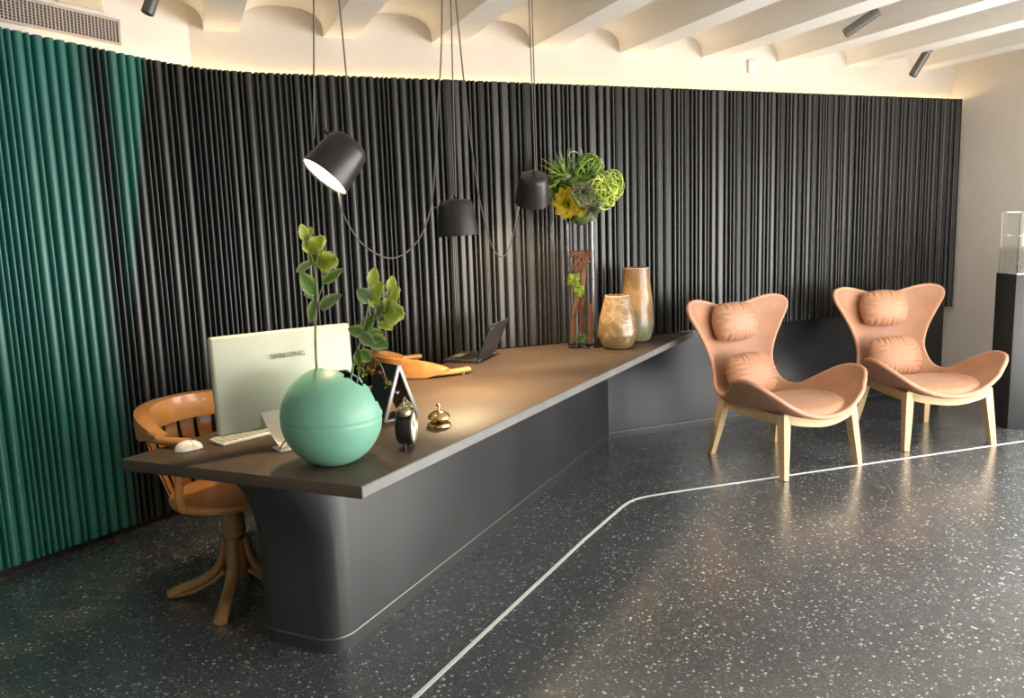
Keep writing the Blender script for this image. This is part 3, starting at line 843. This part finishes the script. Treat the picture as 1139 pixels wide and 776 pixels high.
def leaf(name, base, tip, width, m, parent, bend=.12, fold=.25, ruffle=0, face=None, seed=0):
    r = random.Random(seed*7+3)
    base = Vector(base); tip = Vector(tip); ax = tip-base; Ln = ax.length; ax.normalize()
    f = Vector(face) if face else -vw
    n = (f-ax*f.dot(ax)).normalized(); sd = ax.cross(n)
    bm = nb(); lay = bm.verts.layers.float.new('edge')
    rows = []; NL, NW = 10, 6
    for i in range(NL+1):
        t = i/NL
        w = width*.56*(math.sin(PI*min(1, t**.8))**.8 if 0 < t < 1 else 0)+.0008
        row = []
        for j in range(NW+1):
            u = -1+2*j/NW
            p = base+ax*(Ln*t)+sd*(w*u)+n*(bend*Ln*math.sin(PI*t)*.6-fold*w*(1-abs(u)) - bend*Ln*t*t*.6)
            if ruffle: p += n*(ruffle*width*math.sin(t*9+u*3+r.random()*.5)*abs(u))+sd*(ruffle*.4*width*math.sin(t*23)*u)
            v = bm.verts.new(p); v[lay] = max(abs(u), 0)*.85; row.append(v)
        rows.append(row)
    for a, b in zip(rows, rows[1:]):
        for j in range(NW): bm.faces.new((a[j], a[j+1], b[j+1], b[j]))
    bmesh.ops.solidify(bm, geom=list(bm.faces), thickness=.0008)
    return obj(name, bm, m, parent, angle=80)

# plan of each branch drawn on the vertical plane through the vase: (right, depth, height above the desk)
def PV(px, py, d=0): 
    return GC+vr*((px-369)*.003165+(460-py)*.00014)+vw*d+Vector((0, 0, DZ+.17-(py-460)*.00318))
br1 = thing('leafy_branch', 'tall variegated leafy branch on a straight stem rising from the mint vase', 'branch', GC+Vector((-.03, 0, DZ+.02)), group='branches in the mint vase')
o1 = Vector(br1.location)
bm = nb(); add_tube(bm, catmull([PV(360, 500, .02)-o1, PV(354, 415, 0)-o1, PV(353, 370, .0)-o1, PV(355, 330, .01)-o1, PV(353, 300, .01)-o1, PV(349, 280, 0)-o1, PV(344, 268, 0)-o1], 5), [.0042]*12+[.0032]*12+[.002]*7, 8); obj('stem', bm, M['stem'], br1)
bm = nb(); add_tube(bm, [PV(355, 335, .01)-o1, PV(361, 318, .02)-o1, PV(368, 298, .02)-o1], .002, 6); obj('twig', bm, M['stem'], br1)
B1 = [((345, 270), (341, 251), .034, 'leaf_bright', .05, 0), ((346, 268), (350, 254), .03, 'leaf_bright', .08, .02), ((348, 282), (366, 266), .055, 'leaf_bright', .16, -.02), ((350, 284), (345, 264), .04, 'leaf_bright', .1, .01),
      ((356, 295), (380, 290), .070, 'leaf_bright', .14, -.03), ((356, 297), (372, 281), .05, 'leaf_bright', .12, .01), ((351, 296), (353, 272), .035, 'leaf_green', 0, .02), ((351, 292), (333, 302), .026, 'leaf_grey', 0, 0),
      ((353, 328), (339, 302), .050, 'leaf_green', 0, .0), ((361, 315), (385, 300), .030, 'leaf_green', 0, -.01), ((357, 342), (383, 327), .042, 'leaf_grey', 0, -.02), ((353, 332), (347, 358), .034, 'leaf_grey', 0, .0), ((352, 330), (342, 326), .014, 'leaf_grey', 0, -.01)]
for i, (a, b, w, m, ru, dp) in enumerate(B1):
    leaf('leaf', PV(*a, .01)-o1, PV(*b, dp)-o1, w, M[m], br1, ruffle=ru, seed=i, face=-vw+vr*rnd.uniform(-.3, .5)+Vector((0, 0, rnd.uniform(.1, .6))))
br2 = thing('leafy_branch', 'bushy variegated leafy branch leaning right from the mint vase', 'branch', GC+Vector((.02, .03, DZ+.02)), group='branches in the mint vase')
o2 = Vector(br2.location)
bm = nb(); add_tube(bm, catmull([PV(375, 500, .03)-o2, PV(388, 420, .05)-o2, PV(397, 385, .06)-o2, PV(405, 355, .06)-o2, PV(409, 335, .06)-o2, PV(414, 318, .06)-o2], 5), [.0042]*10+[.003]*10+[.002]*6, 8); obj('stem', bm, M['stem'], br2)
bm = nb(); add_tube(bm, catmull([PV(398, 385, .06)-o2, PV(412, 362, .05)-o2, PV(425, 345, .05)-o2, PV(434, 325, .05)-o2], 5), .0024, 6); obj('twig', bm, M['stem'], br2)
B2 = [((412, 322), (416, 300), .038, 'leaf_bright', .05, .06), ((432, 328), (436, 310), .034, 'leaf_bright', .06, .05), ((414, 334), (424, 316), .052, 'leaf_bright', .1, .04), ((430, 340), (442, 322), .045, 'leaf_bright', .12, .05), ((412, 338), (396, 323), .050, 'leaf_grey', .03, .05),
      ((417, 345), (410, 326), .04, 'leaf_bright', .08, .07), ((424, 352), (448, 350), .085, 'leaf_bright', .15, .02), ((424, 348), (440, 338), .055, 'leaf_bright', .12, .04), ((420, 360), (431, 336), .055, 'leaf_green', 0, .06), ((414, 352), (424, 344), .05, 'leaf_grey', 0, .04),
      ((404, 372), (385, 367), .040, 'leaf_green', 0, .05), ((402, 372), (412, 352), .045, 'leaf_green', 0, .07), ((398, 372), (416, 386), .042, 'leaf_grey', .03, .02), ((408, 378), (430, 388), .055, 'leaf_green', 0, .05), ((404, 380), (424, 372), .055, 'leaf_green', 0, .07), ((418, 362), (436, 368), .03, 'leaf_bright', .12, .04),
      ((398, 392), (410, 404), .045, 'leaf_green', 0, .05), ((396, 390), (398, 408), .03, 'leaf_green', .05, .03)]
for i, (a, b, w, m, ru, dp) in enumerate(B2):
    leaf('leaf', PV(*a, .055)-o2, PV(*b, dp)-o2, w, M[m], br2, ruffle=ru, seed=i+30, face=-vw+vr*rnd.uniform(-.3, .6)+Vector((0, 0, rnd.uniform(.0, .7))))
sp_ = thing('flower_sprig', 'small sprig of pink and yellow blooms drooping over the right side of the mint vase', 'flowers', GC+Vector((.05, .04, DZ+.02)))
o3 = Vector(sp_.location)
bm = nb(); add_tube(bm, catmull([PV(385, 480, .06)-o3, PV(395, 420, .09)-o3, PV(408, 402, .10)-o3, PV(420, 412, .09)-o3, PV(426, 432, .08)-o3], 5), .0025, 6)
add_tube(bm, catmull([PV(392, 430, .08)-o3, PV(397, 405, .08)-o3, PV(400, 392, .08)-o3], 4), .002, 6); obj('stem', bm, M['stem'], sp_)
fr = random.Random(11)
for i, (px, py, m, sz) in enumerate([(398, 396, 'yellow_leaf', 9), (396, 408, 'curl_green', 9), (409, 397, 'bloom', 9), (404, 410, 'bloom', 8), (413, 407, 'bloom', 8), (408, 418, 'yellow_leaf', 7), (418, 421, 'bloom', 7), (424, 428, 'bloom', 7), (428, 434, 'curl_green', 8), (400, 418, 'curl_green', 7), (412, 390, 'bloom', 8)]):
    bm = nb(); c = PV(px, py, .085)-o3; lay = None
    bl = None
    for k in range(6):
        a = fr.uniform(0, 6.28); d = vr*math.cos(a)+Vector((0, 0, 1))*math.sin(a)-vw*fr.uniform(.1, .8)
        d.normalize(); s_ = d.cross(Vector((.3, .2, .9))).normalized(); u_ = d.cross(s_)
        L0 = sz*.0030
        q = [c, c+d*L0*.5+s_*L0*.3, c+d*L0+u_*L0*.1, c+d*L0*.5-s_*L0*.3]
        vs = [bm.verts.new(p) for p in q]; bm.faces.new(vs)
    bmesh.ops.solidify(bm, geom=list(bm.faces), thickness=.0012)
    obj('blossom', bm, M[m], sp_)

# ------------------------------------------------------------------ clock, bell, tent stand, laptop
ck = thing('alarm_clock', 'black and brass twin bell alarm clock standing beside the mint vase', 'clock', (.712, 2.868, DZ), math.atan2(-.42, .90))
q = Matrix.Translation((0, 0, .078)) @ Matrix.Rotation(PI/2, 4, 'Y')      # local x = face direction
bm = nb(); add_lathe(bm, [(.0, -.034), (.045, -.034), (.060, -.026), (.064, -.012), (.064, .024), (.060, .030), (.056, .026), (.0, .026)], 36, q, False, False); bmesh.ops.remove_doubles(bm, verts=bm.verts, dist=1e-5); obj('case', bm, M['black_plastic'], ck)
bm = nb(); add_lathe(bm, [(.058, .024), (.066, .024), (.067, .031), (.060, .034), (.057, .030)], 36, q, False, False); obj('bezel', bm, M['aged_brass'], ck)
bm = nb(); add_lathe(bm, [(.0, .028), (.057, .028)], 36, q, False, False); bmesh.ops.remove_doubles(bm, verts=bm.verts, dist=1e-5); obj('dial', bm, M['white_gloss'], ck)
bm = nb(); add_box(bm, (.0295, .008, .087), (.001, .003, .028), Euler((R(-40), 0, 0))); add_box(bm, (.0295, -.012, .092), (.001, .003, .038), Euler((R(40), 0, 0))); obj('hands', bm, M['black_plastic'], ck)
for s in (-1, 1):
    bm = nb(); qq = Matrix.Translation((0, s*.034, .140)) @ Matrix.Rotation(R(-26*s), 4, 'X')
    add_lathe(bm, [(.030, .0), (.029, .010), (.022, .020), (.010, .025), (.004, .026), (.004, .032), (.0, .033)], 24, qq, True, False); add_lathe(bm, [(.004, -.02), (.004, .0)], 10, qq); obj('bell', bm, M['aged_brass'], ck)
    bm = nb(); add_tube(bm, [(0, s*.032, .028), (0, s*.046, .004)], [.006, .008], 10); add_lathe(bm, [(.010, 0), (.010, .006)], 14, Matrix.Translation((0, s*.046, 0))); obj('foot', bm, M['black_plastic'], ck)
bm = nb(); add_tube(bm, catmull([(0, -.03, .165), (0, -.018, .183), (0, 0, .189), (0, .018, .183), (0, .03, .165)], 4), .003, 8); obj('handle', bm, M['aged_brass'], ck)

be = thing('call_bell', 'small brass reception call bell on the desk front edge', 'bell', (.914, 3.118, DZ))
bm = nb(); add_lathe(bm, [(.047, 0), (.050, .004), (.048, .012), (.036, .020), (.020, .022), (.0, .022)], 36, None, True, False); bmesh.ops.remove_doubles(bm, verts=bm.verts, dist=1e-5); obj('base', bm, M['brass'], be)
bm = nb(); add_lathe(bm, [(.012, .02), (.012, .034)], 20); obj('spacer', bm, M['black_plastic'], be)
bm = nb(); add_lathe(bm, [(.043, .033), (.046, .036), (.044, .046), (.036, .056), (.022, .063), (.008, .065), (.0, .065)], 36, None, True, False); bmesh.ops.remove_doubles(bm, verts=bm.verts, dist=1e-5); obj('dome', bm, M['brass'], be)
bm = nb(); add_lathe(bm, [(.004, .064), (.004, .082), (.010, .086), (.010, .091), (.005, .094)], 16); obj('plunger', bm, M['brass'], be)

ts = thing('table_tent_stand', 'grey A-frame tabletop sign stand seen edge on behind the alarm clock', 'sign stand', (.805, 3.322, DZ), math.atan2(.06, .158))
AH = .232; hw = .085; dp = .15
bm = nb()
for s in (-1, 1):
    a = math.atan2(hw, AH); add_box(bm, (s*hw/2, dp/2, AH/2), (.007, dp, math.hypot(hw, AH)), Euler((0, -s*a, 0)))
obj('panel', bm, M['black_plastic'], ts, smooth=False)
bm = nb()
for s in (-1, 1):
    a = math.atan2(hw, AH); add_box(bm, (s*hw/2, -.004, AH/2+.002), (.016, .010, math.hypot(hw, AH)), Euler((0, -s*a, 0)), bevel=.002)
add_box(bm, (0, -.004, .006), (hw*2, .010, .008)); obj('edge_strip', bm, M['stand_grey'], ts)['label'] = 'grey metal edge of the stand'
bm = nb(); add_lathe(bm, [(.007, 0), (.007, .004), (.003, .007)], 12, Matrix.Translation((.008, .03, .11)) @ Matrix.Rotation(PI/2, 4, 'X')); add_tube(bm, [(-.035, .05, .11), (.035, .05, .11)], .004, 8); obj('tie_bar', bm, M['silver'], ts)

lp = thing('laptop', 'open black laptop on the desk, lid back turned to the room', 'laptop', (1.573, 4.498, DZ), math.atan2(.29, .238))
# local x along hinge, +y = towards the user side (keyboard)
LW, LD = .335, .225
bm = nb(); add_box(bm, (LW/2, LD/2, .010), (LW, LD, .016), bevel=.003); lb = obj('base', bm, M['laptop'], lp)
bm = nb()
for i in range(12):
    for j in range(5): add_box(bm, (.025+.0235*i+.01, .055+.021*j, .0192), (.019, .017, .003))
obj('keys', bm, M['black_plastic'], lb, smooth=False)
bm = nb(); add_box(bm, (LW/2, LD-.045, .0186), (.09, .055, .0012)); obj('touchpad', bm, M['grey_mark'], lb)
tl = R(-20)   # lid leaning back, away from the user
bm = nb(); rt_ = Euler((R(24), 0, 0))
H = .235; cc = rt_.to_matrix() @ Vector((0, 0, H/2)); add_box(bm, (LW/2, cc.y, .018+cc.z), (LW, .008, H), rt_, bevel=.003); ld2 = obj('lid', bm, M['laptop'], lp)
bm = nb(); c3 = rt_.to_matrix() @ Vector((0, .0046, H/2)); add_box(bm, (LW/2, c3.y, .018+c3.z), (LW-.02, .001, H-.025), rt_); obj('screen', bm, M['black_plastic'], ld2)
bm = nb(); c4 = rt_.to_matrix() @ Vector((0, -.0045, H-.03)); add_box(bm, (.035, c4.y, .018+c4.z), (.034, .001, .010), rt_); obj('lid_badge', bm, M['silver'], ld2)
for x in (.03, LW-.03):
    bm = nb(); add_tube(bm, [(x-.018, -.002, .014), (x+.018, -.002, .014)], .007, 12); obj('hinge', bm, M['silver'], lp)

# ------------------------------------------------------------------ tall glass vase, contents and bouquet
VX, VY = 2.395, 4.735; VH = .82; VA = R(-27)
va = thing('glass_vase', 'tall square clear glass vase filled with bark at the wall', 'vase', (VX, VY, DZ), VA)
def rsq(h, r, n=5):
    out = []
    for k, (sx, sy) in enumerate(((1, 1), (-1, 1), (-1, -1), (1, -1))):
        for i in range(n+1):
            a = PI/2*k+PI/2*i/n; out.append((sx*(h-r)+r*math.cos(a), sy*(h-r)+r*math.sin(a)))
    return out
HS = .092
bm = nb()
outr = [[bm.verts.new((x, y, z)) for x, y in rsq(h, r)] for h, r, z in ((HS-.012, .012, 0), (HS-.003, .018, .004), (HS, .020, .014), (HS, .020, VH))]
inr = [[bm.verts.new((x, y, z)) for x, y in rsq(h, r)] for h, r, z in ((HS-.006, .015, VH), (HS-.006, .015, .030), (HS-.018, .010, .020))]
al = outr+inr; n = len(al[0])
for a, b in zip(al, al[1:]):
    for i in range(n): bm.faces.new((a[i], a[(i+1) % n], b[(i+1) % n], b[i]))
bm.faces.new(outr[0][::-1]); bm.faces.new(inr[-1])
obj('glass_body', bm, M['glass'], va, angle=35)
def local(v): return Matrix.Translation((VX, VY, DZ)) @ Matrix.Rotation(VA, 4, 'Z') @ Vector(v)
def rough_blob(bm, c, r, seed, sq=(1, 1, 1), sub=3, amp=.25, f=3):
    from mathutils import noise
    t = bmesh.new(); bmesh.ops.create_icosphere(t, subdivisions=sub, radius=1)
    for v in t.verts:
        d = v.co.normalized(); k = 1+amp*noise.noise(d*f+Vector((seed*3.1, seed, 0)))+amp*.5*noise.noise(d*f*3+Vector((seed, 0, 2)))
        v.co = Vector((d.x*sq[0], d.y*sq[1], d.z*sq[2]))*r*k+Vector(c)
    merge(bm, t)
def bark(pts, r, label, sx=1, sy=.6):
    bm = nb(); r *= 1.35; P = catmull([local((p[0]*1.35, p[1]*1.35, p[2])) for p in pts], 6); rr = random.Random(len(label))
    add_tube(bm, P, [r*rr.uniform(.8, 1.15) for _ in P], 10, sx=sx, sy=sy)
    tag(obj('bark_strip', bm, M['bark']), label, 'bark', 'bark in the tall glass vase')
bark([(-.045, .0, .03), (-.040, -.01, .20), (-.02, .0, .33), (-.03, .01, .42), (.0, .0, .56)], .022, 'twisted dark bark strip along the left inside the tall glass vase')
bark([(.042, -.02, .03), (.044, -.015, .15), (.046, -.01, .29)], .024, 'short reddish bark slab at right inside the tall glass vase', 1.1, .6)
bark([(.0, .035, .03), (.0, .03, .20), (.005, .03, .38), (.015, .02, .60)], .026, 'long reddish bark strip at the back inside the tall glass vase')
bm = nb()
for i in range(26):
    rr = random.Random(i+50); a = [local((rr.uniform(-.07, .07), rr.uniform(-.045, .045), rr.uniform(.49, .64))) for _ in range(3)]
    add_tube(bm, catmull(a, 4), .004, 5)
tag(obj('coconut_fibre', bm, M['bark']), 'tangled brown fibre wad near the top inside the tall glass vase', 'fibre')
def moss(c, r, seed, m, label, grp='moss clumps in the tall glass vase'):
    bm = nb(); rr = random.Random(seed)
    for i in range(16):
        rough_blob(bm, local((c[0]+rr.uniform(-1, 1)*r*.7, c[1]+rr.uniform(-1, 1)*r*.5, c[2]+rr.uniform(-1, 1)*r*.8)), r*.42, i+seed, sub=2, amp=.5)
    tag(obj('moss_clump', bm, M[m]), label, 'moss', grp)
moss((-.045, -.045, .445), .044, 3, 'moss', 'bright yellow green moss clump halfway up inside the tall glass vase')
moss((-.015, -.045, .375), .034, 5, 'moss', 'smaller bright moss clump just below the upper one in the glass vase')
moss((.005, -.035, .062), .036, 8, 'dark_moss', 'green moss clump at the bottom centre of the tall glass vase')
moss((-.052, -.02, .07), .024, 9, 'dark_moss', 'green moss clump in the bottom left corner of the tall glass vase')

# bouquet resting in the mouth of the vase: five plants around one mossy ball
BC = Vector((VX+.01, VY-.03, DZ+VH+.205))
def strand_plant(name, label, c, main, n, ln_, w, m, curl, spread, seed, group='plants in the tall bouquet', taper=True):
    r = random.Random(seed); t = thing(name, label, 'plant', c, group=group)
    core = nb(); rough_blob(core, (0, 0, 0), .045, seed, sub=2, amp=.4); obj('crown', core, M['sage'], t)
    main = Vector(main).normalized()
    for i in range(n):
        d = (main+Vector((r.gauss(0, 1), r.gauss(0, 1), r.gauss(0, 1)))*spread).normalized()
        Ls = ln_*r.uniform(.7, 1.15); side = d.cross(Vector((r.gauss(0, 1), r.gauss(0, 1), r.gauss(0, 1)))).normalized()
        g = Vector((0, 0, -1))
        pts = []; p = d*.015; dd = d.copy()
        for k in range(9):
            pts.append(p.copy()); p = p+dd*(Ls/8); dd = (dd+side*curl*.35+g*curl*.30).normalized()
        bm = nb(); lay = bm.verts.layers.float.new('edge')
        nv0 = 0
        add_tube(bm, pts, [w*((1-k/8.6)**.7 if taper else (1 if k < 8 else .4)) for k in range(9)], 5, sx=1.0, sy=.45)
        for v in bm.verts: v[lay] = min(1, (v.co-d*.015).length/ln_)*.9
        obj('frond', bm, M[m], t)
    return t
strand_plant('air_plant', 'spiky green air plant at upper left of the tall bouquet', BC+vr*-.105+Vector((0, 0, .07))-vw*.03, vr*-.7+Vector((0, 0, .75))-vw*.5, 60, .165, .0085, 'air_green', .12, .75, 21)
def loop_plant(name, label, c, main, n, reach, rad, w, m, seed, group='plants in the tall bouquet'):
    r = random.Random(seed); t = thing(name, label, 'plant', c, group=group); main = Vector(main).normalized()
    core = nb(); rough_blob(core, (0, 0, 0), reach*.55, seed, sub=3, amp=.5); obj('crown', core, M[m], t)
    for i in range(n):
        d = (main*.55+Vector((r.gauss(0, 1), r.gauss(0, 1), r.gauss(0, 1))).normalized()).normalized()
        tn = d.cross(Vector((r.gauss(0, 1), r.gauss(0, 1), r.gauss(0, 1)))).normalized()
        rr = rad*r.uniform(.6, 1.25); c0 = d*(reach*r.uniform(.35, .75)); a0 = r.uniform(-2.6, -1.6); a1 = a0+r.uniform(3.2, 4.8)
        lift = tn.cross(d)*r.uniform(-.02, .02)
        pts = [c0+d*(rr*math.cos(a0+(a1-a0)*k/11))+tn*(rr*math.sin(a0+(a1-a0)*k/11))+lift*(k/11) for k in range(12)]
        bm = nb(); lay = bm.verts.layers.float.new('edge'); add_tube(bm, pts, [w*(.6+.4*math.sin(PI*k/11)) for k in range(12)], 5, sy=.7)
        tone = r.uniform(.0, .95)
        for v in bm.verts: v[lay] = tone
        obj('frond', bm, M[m], t)
    return t
loop_plant('curly_succulent', 'bright yellow green curling succulent on the right of the tall bouquet', BC+vr*.115+Vector((0, 0, -.005))-vw*.06, vr*.8+Vector((0, 0, .2))-vw*.7, 92, .115, .055, .0060, 'curl_green', 22)
loop_plant('curly_grass', 'green curling strands over the crown of the tall bouquet', BC+vr*.035+Vector((0, 0, .115))-vw*.05, vr*.1+Vector((0, 0, .8))-vw*.5, 60, .085, .045, .0055, 'air_green', 23)
def rosette(label, c, face, rad, m, seed, rings=6, n=10, name='succulent_rosette'):
    t = thing(name, label, 'plant', c, group='plants in the tall bouquet'); r = random.Random(seed)
    f = Vector(face).normalized(); x = f.orthogonal().normalized(); y = f.cross(x)
    for q_ in range(rings):
        for i in range(n-q_ % 2):
            a = 2*PI*i/(n-q_ % 2)+q_*.7+r.uniform(-.15, .15); tl_ = R(8+72*q_/max(1, rings-1))
            d = (x*math.cos(a)+y*math.sin(a))*math.cos(tl_)+f*math.sin(tl_)
            Lf = rad*(1-.45*q_/rings)*r.uniform(.85, 1.15)
            leaf('leaf', d*.004, d*Lf, Lf*.55, M[m], t, bend=.10, fold=.3, face=tuple(f*math.cos(tl_)-(x*math.cos(a)+y*math.sin(a))*math.sin(tl_)+Vector((.001, .002, .001))), seed=seed+i, ruffle=.06)
    return t
rosette('yellow leafy succulent at lower left of the tall bouquet', BC+vr*-.105-vw*.10+Vector((0, 0, -.085)), vr*-.45-vw*.8+Vector((0, 0, -.35)), .105, 'yellow_leaf', 31)
rosette('grey green rosette at the middle of the tall bouquet', BC+vr*-.01-vw*.16+Vector((0, 0, -.03)), -vw+Vector((0, 0, .1)), .085, 'sage', 32)
rosette('small pale green rosette at lower centre of the tall bouquet', BC+vr*.04-vw*.12+Vector((0, 0, -.125)), vr*.2-vw*.8+Vector((0, 0, -.5)), .075, 'sage', 33)
rosette('dull green rosette at left edge of the tall bouquet behind the pendant lamp', BC+vr*-.16-vw*.06+Vector((0, 0, .005)), vr*-.7-vw*.7, .085, 'leaf_green', 34)
rosette('golden small rosette between the yellow succulent and the vase mouth', BC+vr*-.02-vw*.12+Vector((0, 0, -.12)), -vw*.8+Vector((0, 0, -.4)), .065, 'yellow_leaf', 35)
bm = nb(); rough_blob(bm, BC, .135, 4, (1, .8, .95), sub=4, amp=.25); rough_blob(bm, BC+Vector((-.01, .01, -.16)), .075, 6, (1, .9, .9), sub=3, amp=.2)
tag(obj('moss_ball', bm, M['dark_moss']), 'dark mossy core of the bouquet seated in the mouth of the glass vase', 'moss')
tw = thing('curly_twig', 'thin pale curling twigs above the tall bouquet', 'twig', BC+Vector((0, 0, .10)))
for pts in ([(-.03, 0, 0), (-.06, -.02, .06), (-.085, -.02, .11), (-.06, -.02, .135), (-.02, 0, .12), (.0, 0, .07), (-.02, 0, .02)], [(-.02, 0, .03), (.0, -.02, .10), (-.01, -.02, .15)], [(-.05, 0, .03), (-.01, -.02, .09), (.06, -.03, .10), (.12, -.03, .075), (.14, -.02, .03)], [(0, 0, .04), (.02, -.02, .085), (.05, -.02, .06)]):
    bm = nb(); add_tube(bm, catmull([vr*a+vw*b+Vector((0, 0, c)) for a, b, c in pts], 6), .0035, 6); obj('twig', bm, M['white_twig'], tw)

# ------------------------------------------------------------------ two glazed vases
def jar(name, label, loc, prof, m):
    t = thing(name, label, 'vase', loc)
    bm = nb(); P = [(r, z) for r, z in prof]
    C2 = catmull([(r, 0, z) for r, z in P], 5); outer = [(max(p.x, .0), p.z) for p in C2]
    inner = [(max(.002, r-.007), z) for r, z in outer[::-1] if z > .03]
    add_lathe(bm, [(.0, 0)]+outer+[(outer[-1][0]-.0035, outer[-1][1]+.003)]+inner+[(.0, .03)], 48, None, False, False)
    bmesh.ops.remove_doubles(bm, verts=bm.verts, dist=1e-5); obj('body', bm, m, t)
    bm = nb(); rr, zz = outer[-1]; add_lathe(bm, [(rr-.007, zz-.003), (rr+.0015, zz-.002), (rr, zz+.003), (rr-.006, zz+.003)], 48, None, False, False); obj('rim', bm, M['sage_rim'], t)
    return t
M['sage_rim'] = mat('pale_rim', (.62, .50, .32), .4, noise=.15)
jar('ceramic_vase', 'short tan mottled ceramic vase in front of the tall vase', (2.559, 4.552, DZ), [(.075, 0), (.098, .018), (.122, .075), (.126, .11), (.116, .19), (.094, .275), (.077, .342)], M['glaze_small'])
jar('ceramic_vase', 'tall tan and olive mottled ceramic vase behind the short vase', (2.825, 4.757, DZ), [(.070, 0), (.092, .02), (.114, .09), (.118, .15), (.110, .26), (.096, .38), (.085, .498)], M['glaze_tall'])

# ------------------------------------------------------------------ black plinth with glass case
pa = math.atan2(-.42, .90); PXY = Vector((5.36, 3.90, 0))
pt_ = thing('display_plinth', 'black display plinth at the right edge beside the lounge chair', 'plinth', PXY, pa)
PWd, PDp, PH = .42, .26, 1.105
bm = nb(); add_box(bm, (PWd/2, PDp/2, PH/2), (PWd, PDp, PH), bevel=.003); obj('body', bm, M['plinth'], pt_, angle=30)
bm = nb(); add_box(bm, (PWd/2, PDp/2, PH+.004), (PWd-.012, PDp-.012, .008)); obj('top_plate', bm, M['case_floor'], pt_, smooth=False)
gc = thing('glass_case', 'clear glass display case on top of the black plinth', 'display case', PXY+Vector((0, 0, PH+.0085)), pa)
CH = .42
for (x, y, w, d) in ((PWd/2, .014, PWd-.02, .004), (PWd/2, PDp-.014, PWd-.02, .004), (.012, PDp/2, .004, PDp-.034), (PWd-.012, PDp/2, .004, PDp-.034)):
    bm = nb(); add_box(bm, (x, y, CH/2), (w, d, CH)); obj('pane', bm, M['case_glass'], gc, smooth=False)
bm = nb(); add_box(bm, (PWd/2, PDp/2, CH+.003), (PWd-.018, PDp-.024, .004)); obj('lid', bm, M['case_glass'], gc, smooth=False)
for y in (.05, .19):
    bm = nb(); add_box(bm, (.02+.02, y, .26), (.04, .008, .006)); obj('clip', bm, M['white_gloss'], gc)
fb = nb()
from mathutils import noise as _n
t = bmesh.new(); bmesh.ops.create_cube(t, size=1); bmesh.ops.subdivide_edges(t, edges=t.edges[:], cuts=12, use_grid_fill=True)
for v in t.verts:
    v.co += v.co.normalized()*.045*_n.noise(v.co*9); v.co = Vector((v.co.x*.20, v.co.y*.10, v.co.z*.17+.088))
merge(fb, t); o = obj('frosted_block', fb, M['frost']); o.location = pt_.matrix_basis @ Vector((.19, .13, PH+.0075)); o.rotation_euler = (0, 0, pa)
tag(o, 'white frosted sculpted block inside the glass case', 'ornament')

# ------------------------------------------------------------------ light
def area(name, loc, rot, sx, sy, e, col):
    l = bpy.data.lights.new(name, 'AREA'); l.shape = 'RECTANGLE'; l.size = sx; l.size_y = sy; l.energy = e; l.color = col
    o = bpy.data.objects.new(name, l); COL.objects.link(o); o.location = loc; o.rotation_euler = rot
    return o
area('daylight_front', (4.4, YF+.02, 1.06), (R(97), 0, 0), 2.8, 2.0, 240, (1, .97, .92))
area('daylight_right', (XR-.02, .30, 1.06), (R(96), 0, R(90)), 5.8, 2.0, 430, (1, .97, .92))
w = bpy.data.worlds.new('world'); scn.world = w; w.use_nodes = True
w.node_tree.nodes['Background'].inputs[0].default_value = (.85, .92, 1, 1); w.node_tree.nodes['Background'].inputs[1].default_value = .7

vs_ = scn.view_settings
scn.display_settings.display_device = 'sRGB'
vs_.view_transform = 'Standard'; vs_.look = 'None'; vs_.gamma = 1; vs_.use_curve_mapping = False; vs_.exposure = 0.0
